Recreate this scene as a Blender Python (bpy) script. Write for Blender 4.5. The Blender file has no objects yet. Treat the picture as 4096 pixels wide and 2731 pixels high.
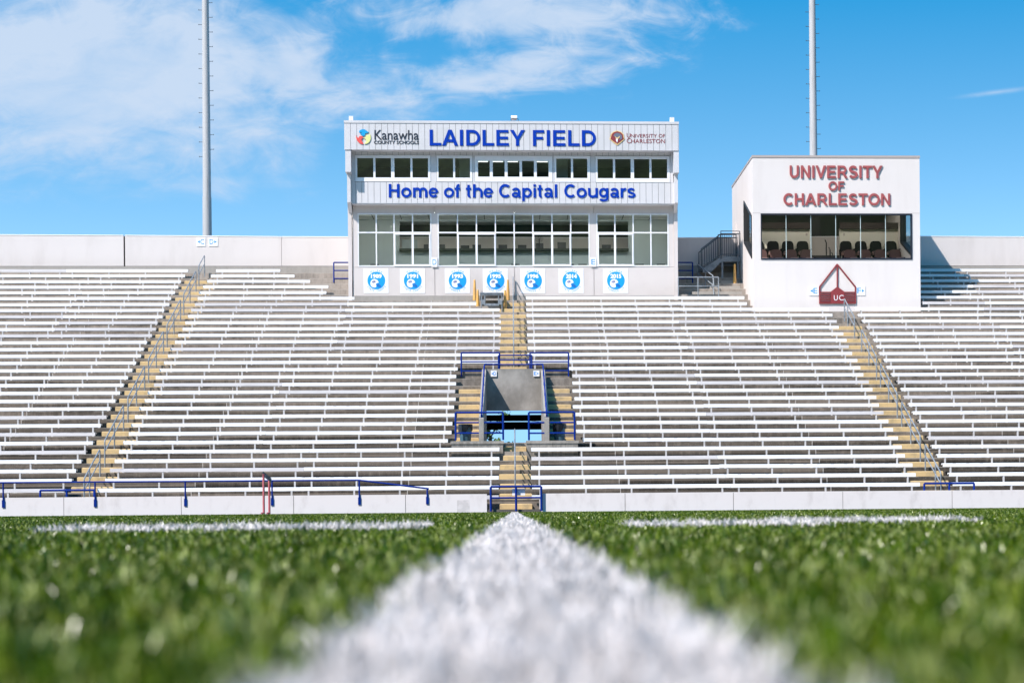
import bpy, math, random
import numpy as np
from mathutils import Vector, Matrix
random.seed(7); RNG = np.random.default_rng(7)
S = bpy.context.scene; COL = S.collection
# ---------------------------------------------------------------- camera
F_PX, PSI, RHO, EYE = 7500.0, -0.060, 0.0083, 0.060
VPX, VPY = 2058.0, 2039.0
Fw = Vector((-math.sin(PSI), math.cos(PSI), 0)); R0 = Vector((math.cos(PSI), math.sin(PSI), 0)); U0 = Vector((0, 0, 1))
Rt = R0 * math.cos(RHO) - U0 * math.sin(RHO); Up = R0 * math.sin(RHO) + U0 * math.cos(RHO)
PX0 = VPX - F_PX * math.tan(PSI) * math.cos(RHO); PY0 = VPY + F_PX * math.tan(PSI) * math.sin(RHO)
cam = bpy.data.cameras.new('camera'); cam_o = bpy.data.objects.new('camera', cam); COL.objects.link(cam_o)
cam_o.matrix_world = Matrix(((Rt.x, Up.x, -Fw.x, 0), (Rt.y, Up.y, -Fw.y, 0), (Rt.z, Up.z, -Fw.z, EYE), (0, 0, 0, 1)))
cam.sensor_width = 36; cam.lens = F_PX / 4096 * 36
cam.shift_x = (2048 - PX0) / 4096; cam.shift_y = (PY0 - 1365.5) / 4096
cam.clip_start = 0.02; cam.clip_end = 5000
cam.dof.use_dof = True; cam.dof.focus_distance = 72; cam.dof.aperture_fstop = 8.4; cam.dof.aperture_blades = 0
S.camera = cam_o
def at(px, py, Y):
    d = Fw * F_PX + Rt * (px - PX0) + Up * (PY0 - py); t = Y / d.y
    return d.x * t, EYE + d.z * t
def atx(px, py, X):
    d = Fw * F_PX + Rt * (px - PX0) + Up * (PY0 - py); t = X / d.x
    return d.y * t, EYE + d.z * t
# ---------------------------------------------------------------- light
SUN = Vector((-1.0, -0.88, 1.52)).normalized()
sl = bpy.data.lights.new('sun', 'SUN'); sl.energy = 4.6; sl.angle = math.radians(0.53); sl.color = (1, 0.925, 0.875)
so = bpy.data.objects.new('sun', sl); COL.objects.link(so); so.location = (-40, -40, 60)
so.rotation_euler = SUN.to_track_quat('Z', 'Y').to_euler()
S.view_settings.view_transform = 'Standard'; S.view_settings.look = 'None'
S.view_settings.exposure = 0.66; S.view_settings.gamma = 1.0; S.view_settings.use_curve_mapping = False
S.cycles.use_denoising = True
S.cycles.max_bounces = 6; S.cycles.transparent_max_bounces = 12; S.cycles.caustics_reflective = False; S.cycles.caustics_refractive = False
W = bpy.data.worlds.new('World'); S.world = W; W.use_nodes = True
def N(nt, kind, **kw):
    n = nt.nodes.new(kind)
    for k, v in kw.items(): setattr(n, k, v)
    return n
def L(nt, a, b): nt.links.new(a, b)
def math_n(nt, op, a, b=None, c=None):
    n = N(nt, 'ShaderNodeMath', operation=op)
    for i, v in enumerate((a, b, c)):
        if v is None: continue
        if isinstance(v, (int, float)): n.inputs[i].default_value = v
        else: L(nt, v, n.inputs[i])
    return n.outputs[0]
def mixc(nt, fac, a, b, bt='MIX'):
    n = N(nt, 'ShaderNodeMix', data_type='RGBA', blend_type=bt)
    for i, v in ((0, fac), (6, a), (7, b)):
        if isinstance(v, (int, float)): n.inputs[i].default_value = v
        elif isinstance(v, tuple): n.inputs[i].default_value = v if len(v) == 4 else (*v, 1)
        else: L(nt, v, n.inputs[i])
    return n.outputs[2]
def smooth(nt, v, lo, hi):
    n = N(nt, 'ShaderNodeMapRange', interpolation_type='SMOOTHERSTEP')
    L(nt, v, n.inputs[0]); n.inputs[1].default_value = lo; n.inputs[2].default_value = hi
    return n.outputs[0]
def noise(nt, vec, scale, detail=4, rough=0.55, dist=0.0):
    n = N(nt, 'ShaderNodeTexNoise'); n.inputs['Scale'].default_value = scale; n.inputs['Detail'].default_value = detail
    n.inputs['Roughness'].default_value = rough; n.inputs['Distortion'].default_value = dist
    if vec is not None: L(nt, vec, n.inputs['Vector'])
    return n.outputs['Fac']
def build_world():
    nt = W.node_tree; nt.nodes.clear()
    out = N(nt, 'ShaderNodeOutputWorld'); bg = N(nt, 'ShaderNodeBackground'); L(nt, bg.outputs[0], out.inputs[0])
    tc = N(nt, 'ShaderNodeTexCoord'); sep = N(nt, 'ShaderNodeSeparateXYZ'); L(nt, tc.outputs['Generated'], sep.inputs[0])
    x, y, z = sep.outputs
    zz = math_n(nt, 'MULTIPLY_ADD', math_n(nt, 'MAXIMUM', z, 0.12), 2.3, 0.05)
    cmb = N(nt, 'ShaderNodeCombineXYZ'); L(nt, x, cmb.inputs[0]); L(nt, y, cmb.inputs[1]); L(nt, zz, cmb.inputs[2])
    nrm = N(nt, 'ShaderNodeVectorMath', operation='NORMALIZE'); L(nt, cmb.outputs[0], nrm.inputs[0])
    sky = N(nt, 'ShaderNodeTexSky', sky_type='NISHITA'); sky.sun_disc = False
    sky.sun_elevation = math.asin(SUN.z); sky.sun_rotation = math.atan2(SUN.x, SUN.y)
    sky.air_density = 1.0; sky.dust_density = 0.4; sky.ozone_density = 2.0
    L(nt, nrm.outputs[0], sky.inputs['Vector'])
    hs = N(nt, 'ShaderNodeHueSaturation'); L(nt, math_n(nt, 'MULTIPLY_ADD', math_n(nt, 'MINIMUM', math_n(nt, 'MAXIMUM', z, 0.12), 0.4), SKY_SAT[1], SKY_SAT[0]), hs.inputs['Saturation']); hs.inputs['Hue'].default_value = SKY_HUE; hs.inputs['Value'].default_value = SKY_VAL
    L(nt, mixc(nt, 1.0, sky.outputs[0], SKY_TINT, 'MULTIPLY'), hs.inputs['Color'])
    ay = math_n(nt, 'MAXIMUM', math_n(nt, 'ABSOLUTE', y), 0.05)
    u = math_n(nt, 'DIVIDE', x, ay); v = math_n(nt, 'DIVIDE', z, ay)
    p = N(nt, 'ShaderNodeCombineXYZ'); L(nt, u, p.inputs[0]); L(nt, math_n(nt, 'MULTIPLY', v, 2.0), p.inputs[1]); L(nt, math_n(nt, 'MULTIPLY', y, 0.6), p.inputs[2])
    pv = p.outputs[0]
    big = noise(nt, pv, 9, 6, 0.58, 0.6); fine = noise(nt, pv, 30, 6, 0.62, 0.8)
    nz = math_n(nt, 'ADD', math_n(nt, 'MULTIPLY', big, 0.68), math_n(nt, 'MULTIPLY', fine, 0.32))
    def blob(cu, cv, ru, rv, tilt=0.0):
        du = math_n(nt, 'SUBTRACT', u, cu); dv = math_n(nt, 'SUBTRACT', v, cv)
        dv = math_n(nt, 'SUBTRACT', dv, math_n(nt, 'MULTIPLY', du, tilt))
        a = math_n(nt, 'POWER', math_n(nt, 'ABSOLUTE', math_n(nt, 'DIVIDE', du, ru)), 2); b = math_n(nt, 'POWER', math_n(nt, 'ABSOLUTE', math_n(nt, 'DIVIDE', dv, rv)), 2)
        return math_n(nt, 'SUBTRACT', 1.0, math_n(nt, 'SQRT', math_n(nt, 'ADD', a, b)))
    tot = None
    for (cu, cv, ru, rv, tl, gain, lo, hi, amp) in CLOUDS:
        e = math_n(nt, 'ADD', math_n(nt, 'MULTIPLY', blob(cu, cv, ru, rv, tl), gain), math_n(nt, 'MULTIPLY', math_n(nt, 'SUBTRACT', nz, 0.5), amp))
        m = smooth(nt, e, lo, hi)
        tot = m if tot is None else math_n(nt, 'MAXIMUM', tot, m)
    dens = math_n(nt, 'MULTIPLY', tot, math_n(nt, 'MULTIPLY_ADD', nz, 1.5, 0.02)); dens = math_n(nt, 'MINIMUM', dens, 0.88)
    col = mixc(nt, dens, hs.outputs[0], CLOUD_COL)
    L(nt, col, bg.inputs['Color']); bg.inputs['Strength'].default_value = SKY_STR
SKY_STR, SKY_SAT, SKY_HUE, SKY_VAL = 0.10, (0.78, 2.5), 0.492, 1.64; SKY_TINT = (1.06, 1.13, 1.04)
CLOUD_COL = (4.1, 4.8, 5.85)
CLOUDS = [(-0.225, 0.228, 0.18, 0.072, 0.05, 1.0, 0.0, 0.80, 1.8), (-0.115, 0.232, 0.10, 0.036, -0.15, 0.8, 0.05, 0.75, 2.3), (-0.01, 0.264, 0.145, 0.028, 0.0, 0.8, 0.05, 0.75, 2.7),
          (0.0, 0.233, 0.130, 0.026, 0.16, 0.7, 0.08, 0.85, 2.9), (0.262, 0.2235, 0.05, 0.0035, 0.13, 0.9, 0.25, 1.5, 1.2),
          (-0.17, 0.172, 0.08, 0.018, 0.0, 0.6, 0.15, 1.1, 2.0)]
build_world()
# ---------------------------------------------------------------- materials
MATS = {}
def M(name, col, rough=0.6, col2=None, scale=3.0, lo=0.4, hi=0.65, stretch=(1, 1, 1), bump=0.0, bscale=None, metal=0.0, spec=0.5, detail=5):
    if name in MATS: return MATS[name]
    m = bpy.data.materials.new(name); m.use_nodes = True; nt = m.node_tree; b = nt.nodes['Principled BSDF']
    b.inputs['Roughness'].default_value = rough; b.inputs['Metallic'].default_value = metal; b.inputs['Specular IOR Level'].default_value = spec
    geo = N(nt, 'ShaderNodeNewGeometry'); mp = N(nt, 'ShaderNodeMapping'); mp.inputs['Scale'].default_value = stretch
    L(nt, geo.outputs['Position'], mp.inputs['Vector'])
    if col2:
        n = smooth(nt, noise(nt, mp.outputs[0], scale, detail, 0.6), lo, hi)
        L(nt, mixc(nt, n, col, col2), b.inputs['Base Color'])
    else: b.inputs['Base Color'].default_value = (*col, 1)
    if bump:
        bp = N(nt, 'ShaderNodeBump'); bp.inputs['Strength'].default_value = bump; bp.inputs['Distance'].default_value = 0.01
        L(nt, noise(nt, geo.outputs['Position'], bscale or scale * 4, 5, 0.6), bp.inputs['Height']); L(nt, bp.outputs[0], b.inputs['Normal'])
    MATS[name] = m; return m
def glass(name, tint, refl):
    m = bpy.data.materials.new(name); m.use_nodes = True; nt = m.node_tree; nt.nodes.clear()
    out = N(nt, 'ShaderNodeOutputMaterial'); mx = N(nt, 'ShaderNodeMixShader'); tr = N(nt, 'ShaderNodeBsdfTransparent'); gl = N(nt, 'ShaderNodeBsdfGlossy')
    tr.inputs[0].default_value = (*tint, 1); gl.inputs['Roughness'].default_value = 0.02
    lw = N(nt, 'ShaderNodeLayerWeight'); lw.inputs[0].default_value = 0.5
    L(nt, math_n(nt, 'MULTIPLY_ADD', math_n(nt, 'POWER', lw.outputs['Facing'], 5.0), 0.9, 0.045 + refl), mx.inputs[0])
    L(nt, tr.outputs[0], mx.inputs[1]); L(nt, gl.outputs[0], mx.inputs[2]); L(nt, mx.outputs[0], out.inputs[0])
    MATS[name] = m; return m
def emit(name, col, s):
    m = M(name, col); b = m.node_tree.nodes['Principled BSDF']; b.inputs['Emission Color'].default_value = (*col, 1); b.inputs['Emission Strength'].default_value = s; return m
def concrete_stain(name, dark, light, zlo, zhi, joints=True):
    # cast concrete: mottled, rain streaked, more dirt on the low rows, pale sealed joints across it
    m = bpy.data.materials.new(name); m.use_nodes = True; nt = m.node_tree; b = nt.nodes['Principled BSDF']; b.inputs['Roughness'].default_value = 0.85
    geo = N(nt, 'ShaderNodeNewGeometry'); P = geo.outputs['Position']; sp = N(nt, 'ShaderNodeSeparateXYZ'); L(nt, P, sp.inputs[0])
    n1 = noise(nt, P, 0.55, 5, 0.6); n2 = noise(nt, P, 6, 5, 0.65)
    mp = N(nt, 'ShaderNodeMapping'); mp.inputs['Scale'].default_value = (5, 0.6, 0.5); L(nt, P, mp.inputs['Vector']); st = noise(nt, mp.outputs[0], 1.4, 4, 0.6)
    speck = smooth(nt, noise(nt, P, 40, 2, 0.5), 0.62, 0.72)
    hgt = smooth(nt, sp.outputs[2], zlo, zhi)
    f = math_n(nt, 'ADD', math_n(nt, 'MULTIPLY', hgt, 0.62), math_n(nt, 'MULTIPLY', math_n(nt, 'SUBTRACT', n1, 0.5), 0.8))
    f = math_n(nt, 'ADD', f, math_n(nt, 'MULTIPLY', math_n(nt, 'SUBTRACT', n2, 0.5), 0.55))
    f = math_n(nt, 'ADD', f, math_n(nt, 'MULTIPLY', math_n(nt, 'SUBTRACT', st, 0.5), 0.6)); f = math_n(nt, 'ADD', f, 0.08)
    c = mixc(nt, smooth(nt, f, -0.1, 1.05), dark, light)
    c = mixc(nt, math_n(nt, 'MULTIPLY', speck, 0.35), c, (0.42, 0.40, 0.35))
    if joints:
        fr = math_n(nt, 'ABSOLUTE', math_n(nt, 'SUBTRACT', math_n(nt, 'FRACT', math_n(nt, 'DIVIDE', math_n(nt, 'ADD', sp.outputs[0], 69.3), 6.93)), 0.5))
        wob = math_n(nt, 'MULTIPLY_ADD', n2, 0.002, 0.0011)
        jm = math_n(nt, 'LESS_THAN', fr, wob)
        c = mixc(nt, math_n(nt, 'MULTIPLY', jm, 0.75), c, (0.5, 0.5, 0.5))
        # slabs either side of a joint have weathered differently
        slab = N(nt, 'ShaderNodeTexWhiteNoise', noise_dimensions='2D'); fl = N(nt, 'ShaderNodeCombineXYZ')
        L(nt, math_n(nt, 'FLOOR', math_n(nt, 'DIVIDE', math_n(nt, 'ADD', sp.outputs[0], 72.765), 6.93)), fl.inputs[0]); L(nt, math_n(nt, 'FLOOR', math_n(nt, 'DIVIDE', sp.outputs[2], 0.332)), fl.inputs[1])
        L(nt, fl.outputs[0], slab.inputs['Vector'])
        c = mixc(nt, math_n(nt, 'MULTIPLY', slab.outputs['Value'], 0.28), c, tuple(v * 1.5 for v in light))
    if joints:   # pale worn nosings along the edge of every tread
        nz = math_n(nt, 'FRACT', math_n(nt, 'DIVIDE', math_n(nt, 'SUBTRACT', sp.outputs[2], 0.081), 0.3303))
        nm = math_n(nt, 'MULTIPLY', math_n(nt, 'GREATER_THAN', nz, math_n(nt, 'MULTIPLY_ADD', n2, 0.05, 0.905)), smooth(nt, noise(nt, P, 1.7, 3, 0.6), 0.3, 0.6))
        c = mixc(nt, math_n(nt, 'MULTIPLY', nm, 0.6), c, (0.42, 0.39, 0.35))
    L(nt, c, b.inputs['Base Color'])
    bp = N(nt, 'ShaderNodeBump'); bp.inputs['Strength'].default_value = 0.5; bp.inputs['Distance'].default_value = 0.012; L(nt, n2, bp.inputs['Height']); L(nt, bp.outputs[0], b.inputs['Normal'])
    MATS[name] = m; return m
def bench_mat(name, col, col2):
    m = M(name, col, 0.55, col2, 2.2, 0.42, 0.75, (0.5, 1, 6)); nt = m.node_tree; b = nt.nodes['Principled BSDF']
    src = b.inputs['Base Color'].links[0].from_socket; geo = N(nt, 'ShaderNodeNewGeometry'); sp = N(nt, 'ShaderNodeSeparateXYZ'); L(nt, geo.outputs['Position'], sp.inputs[0])
    # small grey seat number stickers along the front edge of some planks
    cell = math_n(nt, 'DIVIDE', sp.outputs[0], 0.46); fx = math_n(nt, 'FRACT', cell)
    wn = N(nt, 'ShaderNodeTexWhiteNoise', noise_dimensions='2D'); cb = N(nt, 'ShaderNodeCombineXYZ'); rowid = math_n(nt, 'FLOOR', math_n(nt, 'DIVIDE', math_n(nt, 'SUBTRACT', sp.outputs[2], 0.40), 0.332))
    L(nt, math_n(nt, 'FLOOR', math_n(nt, 'DIVIDE', cell, 5.0)), cb.inputs[0]); L(nt, rowid, cb.inputs[1]); L(nt, cb.outputs[0], wn.inputs['Vector'])
    fz = math_n(nt, 'FRACT', math_n(nt, 'DIVIDE', math_n(nt, 'SUBTRACT', sp.outputs[2], 0.40), 0.332))
    k = math_n(nt, 'MULTIPLY', math_n(nt, 'LESS_THAN', fx, 0.24), math_n(nt, 'GREATER_THAN', wn.outputs['Value'], 0.80))
    k = math_n(nt, 'MULTIPLY', k, math_n(nt, 'MULTIPLY', math_n(nt, 'GREATER_THAN', fz, 0.30), math_n(nt, 'LESS_THAN', fz, 0.37)))
    rib = math_n(nt, 'LESS_THAN', math_n(nt, 'FRACT', math_n(nt, 'DIVIDE', sp.outputs[2], 0.0413)), 0.28)      # rolled ribs, drawn grey on some stretches
    greyed = smooth(nt, noise(nt, geo.outputs['Position'], 0.35, 3, 0.6), 0.5, 0.7)
    src = mixc(nt, math_n(nt, 'MULTIPLY', math_n(nt, 'MULTIPLY', rib, greyed), 0.45), src, (0.42, 0.40, 0.40))
    L(nt, mixc(nt, math_n(nt, 'MULTIPLY', k, 0.55), src, (0.3, 0.3, 0.32)), b.inputs['Base Color']); return m
m_bench = bench_mat('bench_white_paint', (0.86, 0.86, 0.87), (0.78, 0.78, 0.80))
m_bench2 = bench_mat('bench_worn_paint', (0.64, 0.605, 0.60), (0.52, 0.485, 0.48))
m_leg = M('bench_leg_paint', (0.58, 0.555, 0.545), 0.6, (0.46, 0.44, 0.43), 2)
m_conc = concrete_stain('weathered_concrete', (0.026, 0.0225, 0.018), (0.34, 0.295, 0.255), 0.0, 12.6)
m_conc2 = concrete_stain('pale_concrete', (0.21, 0.195, 0.175), (0.34, 0.315, 0.285), -4, 8, False)
m_block = concrete_stain('dirty_block', (0.09, 0.082, 0.07), (0.36, 0.33, 0.29), 0, 4, False)
m_under = M('shaded_underside', (0.03, 0.03, 0.03), 0.9)  # near black, with the shade beneath the stand put into the colour
m_yellow = M('yellow_step_paint', (0.58, 0.405, 0.19), 0.65, (0.40, 0.295, 0.16), 3.5, 0.42, 0.75, bump=0.3, bscale=25)
m_wall = M('white_wall_paint', (0.73, 0.69, 0.665), 0.7, (0.60, 0.56, 0.535), 1.6, 0.45, 0.85, (1.6, 1, 0.8), bump=0.25, bscale=9)
m_gap = M('dark_joint', (0.06, 0.055, 0.05), 0.9)
m_back = M('cream_wall_paint', (0.615, 0.565, 0.54), 0.75, (0.57, 0.52, 0.495), 0.8, 0.4, 0.75, (1.5, 1, 0.4))
m_blue = M('blue_rail_paint', (0.0, 0.022, 0.20), 0.45, spec=0.15)
m_galv = M('galvanised_steel', (0.23, 0.255, 0.28), 0.5, (0.15, 0.17, 0.19), 6)
m_pole = M('pole_steel', (0.44, 0.435, 0.435), 0.5, (0.32, 0.31, 0.30), 1.5, 0.5, 0.75, (6, 6, 0.5))
m_dsteel = M('dark_steel', (0.10, 0.115, 0.13), 0.5, (0.07, 0.08, 0.09), 5, metal=0.3)
m_clad = M('cladding_paint', (0.60, 0.585, 0.595), 0.5, (0.56, 0.55, 0.555), 0.8, 0.4, 0.7)
m_panel = M('press_panel_paint', (0.60, 0.545, 0.52), 0.7, (0.56, 0.505, 0.48), 0.9, 0.4, 0.7)
m_wht = M('white_frame', (0.78, 0.78, 0.80), 0.35)
m_white = M('white_sheet', (0.84, 0.83, 0.85), 0.5)
m_lblue = M('letter_blue', (0.0, 0.036, 0.34), 0.5, spec=0.15)
m_sblue = M('sign_blue', (0.02, 0.26, 0.68), 0.5)
m_cyan = M('banner_blue', (0.0, 0.30, 0.78), 0.5)
m_navy = M('navy', (0.03, 0.05, 0.28), 0.5)
m_black = M('black', (0.012, 0.012, 0.014), 0.5)
m_ink = M('ink_blue_black', (0.012, 0.016, 0.03), 0.5)
m_maroon = M('maroon_letters', (0.36, 0.082, 0.082), 0.5, (0.31, 0.07, 0.072), 3)
m_maroon2 = M('maroon_emblem', (0.24, 0.034, 0.038), 0.5)
m_uc = M('stucco_cream', (0.685, 0.63, 0.60), 0.8, (0.655, 0.60, 0.57), 0.9, 0.4, 0.75, (1.6, 1, 0.3), bump=0.15, bscale=30)
m_cap = M('roof_cap', (0.42, 0.36, 0.33), 0.5)
m_int = M('interior_wall', (0.48, 0.53, 0.53), 0.8)
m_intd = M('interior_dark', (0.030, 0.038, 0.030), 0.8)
m_intl = M('interior_cream', (0.62, 0.58, 0.50), 0.8)
m_ceil = M('ceiling_tile', (0.66, 0.68, 0.66), 0.8)
m_glass = glass('window_glass', (0.82, 0.89, 0.87), 0.03)
m_glassd = glass('tinted_glass', (0.60, 0.66, 0.60), 0.06)
m_glassu = glass('suite_glass', (0.88, 0.90, 0.88), 0.0)
m_yel2 = M('cone_yellow', (0.66, 0.36, 0.09), 0.5, (0.55, 0.30, 0.09), 5)
m_bin = M('bin_plastic', (0.055, 0.115, 0.15), 0.45)
m_bag = M('black_bag', (0.012, 0.013, 0.018), 0.28, bump=0.8, bscale=22)
m_pink = M('faded_red_post', (0.50, 0.13, 0.14), 0.55, (0.42, 0.10, 0.11), 8)
m_wood = M('aged_board', (0.10, 0.10, 0.085), 0.7, (0.30, 0.30, 0.27), 12, 0.45, 0.6, (1, 1, 6))
m_seat = M('seat_maroon', (0.05, 0.022, 0.022), 0.8); m_seatk = M('seat_dark', (0.005, 0.005, 0.006), 0.8, spec=0.2); m_seatp = M('sunlit_cushion', (0.33, 0.19, 0.165), 0.85)  # the pink cushion tone has sunlight mixed into its colour
m_leaf = M('leaf_green', (0.07, 0.16, 0.025), 0.5, (0.16, 0.24, 0.05), 3); m_bark = M('bark', (0.10, 0.075, 0.05), 0.9, (0.16, 0.12, 0.08), 6)
m_gold = M('emblem_gold', (0.72, 0.50, 0.22), 0.5); m_grey = M('emblem_grey', (0.13, 0.15, 0.20), 0.5)
m_red = M('emblem_red', (0.75, 0.09, 0.075), 0.5); m_yell = M('emblem_yellow', (0.72, 0.72, 0.26), 0.5); m_sky = M('emblem_sky', (0.0, 0.32, 0.62), 0.5)
m_lamp2 = emit('room_lamp', (1.0, 0.97, 0.92), 14.0)
m_lamp3 = emit('suite_lamp', (1.0, 0.95, 0.88), 15.0)
m_lamp = emit('ceiling_lamp', (0.9, 0.95, 1.0), 1.6)
# ---------------------------------------------------------------- mesh building
class MB:
    def __init__(s): s.v = []; s.f = []
    def add(s, vs, fs):
        o = len(s.v); s.v += [tuple(p) for p in vs]; s.f += [tuple(i + o for i in f) for f in fs]; return s
    def box(s, x0, x1, y0, y1, z0, z1):
        return s.add([(x0, y0, z0), (x1, y0, z0), (x1, y1, z0), (x0, y1, z0), (x0, y0, z1), (x1, y0, z1), (x1, y1, z1), (x0, y1, z1)],
                     [(0, 3, 2, 1), (4, 5, 6, 7), (0, 1, 5, 4), (1, 2, 6, 5), (2, 3, 7, 6), (3, 0, 4, 7)])
    def prism_x(s, poly, x0, x1):   # poly of (y, z), counter-clockwise seen from +X
        n = len(poly)
        return s.add([(x0, y, z) for y, z in poly] + [(x1, y, z) for y, z in poly],
                     [tuple(range(n - 1, -1, -1)), tuple(range(n, 2 * n))] + [(i, (i + 1) % n, (i + 1) % n + n, i + n) for i in range(n)])
    def prism_y(s, poly, y0, y1):   # poly of (x, z), counter-clockwise seen from -Y (the camera)
        n = len(poly)
        return s.add([(x, y0, z) for x, z in poly] + [(x, y1, z) for x, z in poly],
                     [tuple(range(n)), tuple(range(2 * n - 1, n - 1, -1))] + [(i, i + n, (i + 1) % n + n, (i + 1) % n) for i in range(n)])
    def tube(s, pts, r, n=8, r1=None):
        pts = [Vector(p) for p in pts]; rings = []
        for k, p in enumerate(pts):
            d = ((pts[min(k + 1, len(pts) - 1)] - p).normalized() + (p - pts[max(k - 1, 0)]).normalized())
            d = d.normalized() if d.length > 1e-6 else Vector((0, 0, 1))
            a = d.orthogonal().normalized() if k == 0 else (a - d * a.dot(d)).normalized()
            b = d.cross(a); rr = r if r1 is None else r + (r1 - r) * k / (len(pts) - 1)
            rings.append([p + (a * math.cos(t) + b * math.sin(t)) * rr for t in (2 * math.pi * i / n for i in range(n))])
        vs = [q for rg in rings for q in rg]; fs = []
        for k in range(len(pts) - 1):
            for i in range(n): fs.append((k * n + i, k * n + (i + 1) % n, (k + 1) * n + (i + 1) % n, (k + 1) * n + i))
        fs += [tuple(range(n - 1, -1, -1)), tuple(range((len(pts) - 1) * n, len(pts) * n))]
        return s.add(vs, fs)
    def lathe(s, prof, cx, cy, n=16):   # prof of (r, z)
        vs = [(cx + r * math.cos(2 * math.pi * i / n), cy + r * math.sin(2 * math.pi * i / n), z) for r, z in prof for i in range(n)]
        fs = [(k * n + i, k * n + (i + 1) % n, (k + 1) * n + (i + 1) % n, (k + 1) * n + i) for k in range(len(prof) - 1) for i in range(n)]
        fs += [tuple(range(n - 1, -1, -1)), tuple(range((len(prof) - 1) * n, len(prof) * n))]
        return s.add(vs, fs)
ORG = {}
def org(p): return ORG[p.name] if p is not None else Vector((0, 0, 0))
def tag(o, label=None, cat=None, group=None, kind=None):
    if label: o['label'] = label
    if cat: o['category'] = cat
    if group: o['group'] = group
    if kind: o['kind'] = kind
    return o
def thing(name, loc, label, cat, group=None):
    o = bpy.data.objects.new(name, None); COL.objects.link(o); o.location = loc; o.empty_display_size = 0.3
    ORG[o.name] = Vector(loc); return tag(o, label, cat, group)
def obj(name, mb, mat, parent=None, loc=None, smooth_=False, label=None):
    og = org(parent); base = Vector(loc) if (parent is None and loc is not None) else og
    me = bpy.data.meshes.new(name); me.from_pydata([(x - base.x, y - base.y, z - base.z) for x, y, z in mb.v], [], mb.f)
    for q in (mat if isinstance(mat, (list, tuple)) else [mat]): me.materials.append(q)
    me.update()
    if smooth_: me.shade_smooth(); me.set_sharp_from_angle(angle=0.9)
    o = bpy.data.objects.new(name, me); COL.objects.link(o)
    if parent is not None: o.parent = parent
    elif loc is not None: o.location = loc
    ORG[o.name] = base
    if label: o['label'] = label
    return o
def place(o, parent, offset=(0, 0, 0)):
    c = o.copy(); COL.objects.link(c); c.parent = parent; c.location = offset; return c
def prect(mb, px0, py0, px1, py1, Y, depth):
    """a box whose front face, at distance Y, spans the measured rectangle"""
    x0 = at(px0, (py0 + py1) / 2, Y)[0]; x1 = at(px1, (py0 + py1) / 2, Y)[0]; z1 = at((px0 + px1) / 2, py0, Y)[1]; z0 = at((px0 + px1) / 2, py1, Y)[1]
    mb.box(x0, x1, Y, Y + depth, z0, z1); return x0, x1, z0, z1
GL = {}
def glyph_mesh(body, bold):
    k = (body, bold)
    if k in GL: return GL[k]
    c = bpy.data.curves.new('lettering_curve', 'FONT'); c.body = body; c.size = 1.0; c.offset = bold; c.resolution_u = 4
    o = bpy.data.objects.new('lettering_curve', c); COL.objects.link(o); bpy.context.view_layer.update()
    dg = bpy.context.evaluated_depsgraph_get(); me = bpy.data.meshes.new_from_object(o.evaluated_get(dg))
    v = [(p.co.x, p.co.y) for p in me.vertices]; f = [tuple(p.vertices) for p in me.polygons]
    ec = {}
    for p in me.polygons:
        n = len(p.vertices)
        for i in range(n):
            e = (p.vertices[i], p.vertices[(i + 1) % n]); ec[e] = 1
    be = [e for e in ec if (e[1], e[0]) not in ec]
    bpy.data.objects.remove(o); bpy.data.curves.remove(c); bpy.data.meshes.remove(me)
    GL[k] = (v, f, be); return GL[k]
def put_glyph(mb, g, fn, y0, y1):
    v, f, be = g; n = len(v); pts = [fn(x, y) for x, y in v]
    mb.add([(x, y0, z) for x, z in pts] + [(x, y1, z) for x, z in pts], list(f) + [tuple(i + n for i in reversed(q)) for q in f] + [(b, a, a + n, b + n) for a, b in be])
def text_fit(mb, body, x0, x1, z0, z1, Y, depth, bold=0.0):
    g = glyph_mesh(body, bold); v = g[0]; ax = min(p[0] for p in v); bx = max(p[0] for p in v); ay = min(p[1] for p in v); by = max(p[1] for p in v)
    put_glyph(mb, g, lambda x, y: (x0 + (x - ax) / (bx - ax) * (x1 - x0), z0 + (y - ay) / (by - ay) * (z1 - z0)), Y - depth, Y)
def text_px(mb, body, px0, py0, px1, py1, Y, depth, bold=0.0):
    pm = (px0 + px1) / 2; pn = (py0 + py1) / 2
    text_fit(mb, body, at(px0, pn, Y)[0], at(px1, pn, Y)[0], at(pm, py1, Y)[1], at(pm, py0, Y)[1], Y, depth, bold)
def text_arc(mb, body, cx, cz, R, a0, a1, h, Y, depth, top=True, bold=0.02):
    n = len(body); dp0 = depth
    for i, ch in enumerate(body):
        depth = dp0 + .0015 * (i % 3)
        if ch == ' ': continue
        a = a0 + (a1 - a0) * (i / (n - 1)); g = glyph_mesh(ch, bold); v = g[0]; ax = min(p[0] for p in v); bx = max(p[0] for p in v); sc = h / 0.73
        ca, sa = math.cos(a), math.sin(a)
        def fn(x, y):
            lx = (x - (ax + bx) / 2) * sc * .8; ly = y * sc
            if top: return cx + (R + ly) * ca + lx * sa, cz + (R + ly) * sa - lx * ca
            return cx + (R + h - ly) * ca - lx * sa, cz + (R + h - ly) * sa + lx * ca
        put_glyph(mb, g, fn, Y - depth, Y)
def disc(mb, cx, cz, r, Y, depth, n=40): mb.prism_y([(cx + r * math.cos(2 * math.pi * i / n), cz + r * math.sin(2 * math.pi * i / n)) for i in range(n)], Y - depth, Y)

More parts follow.
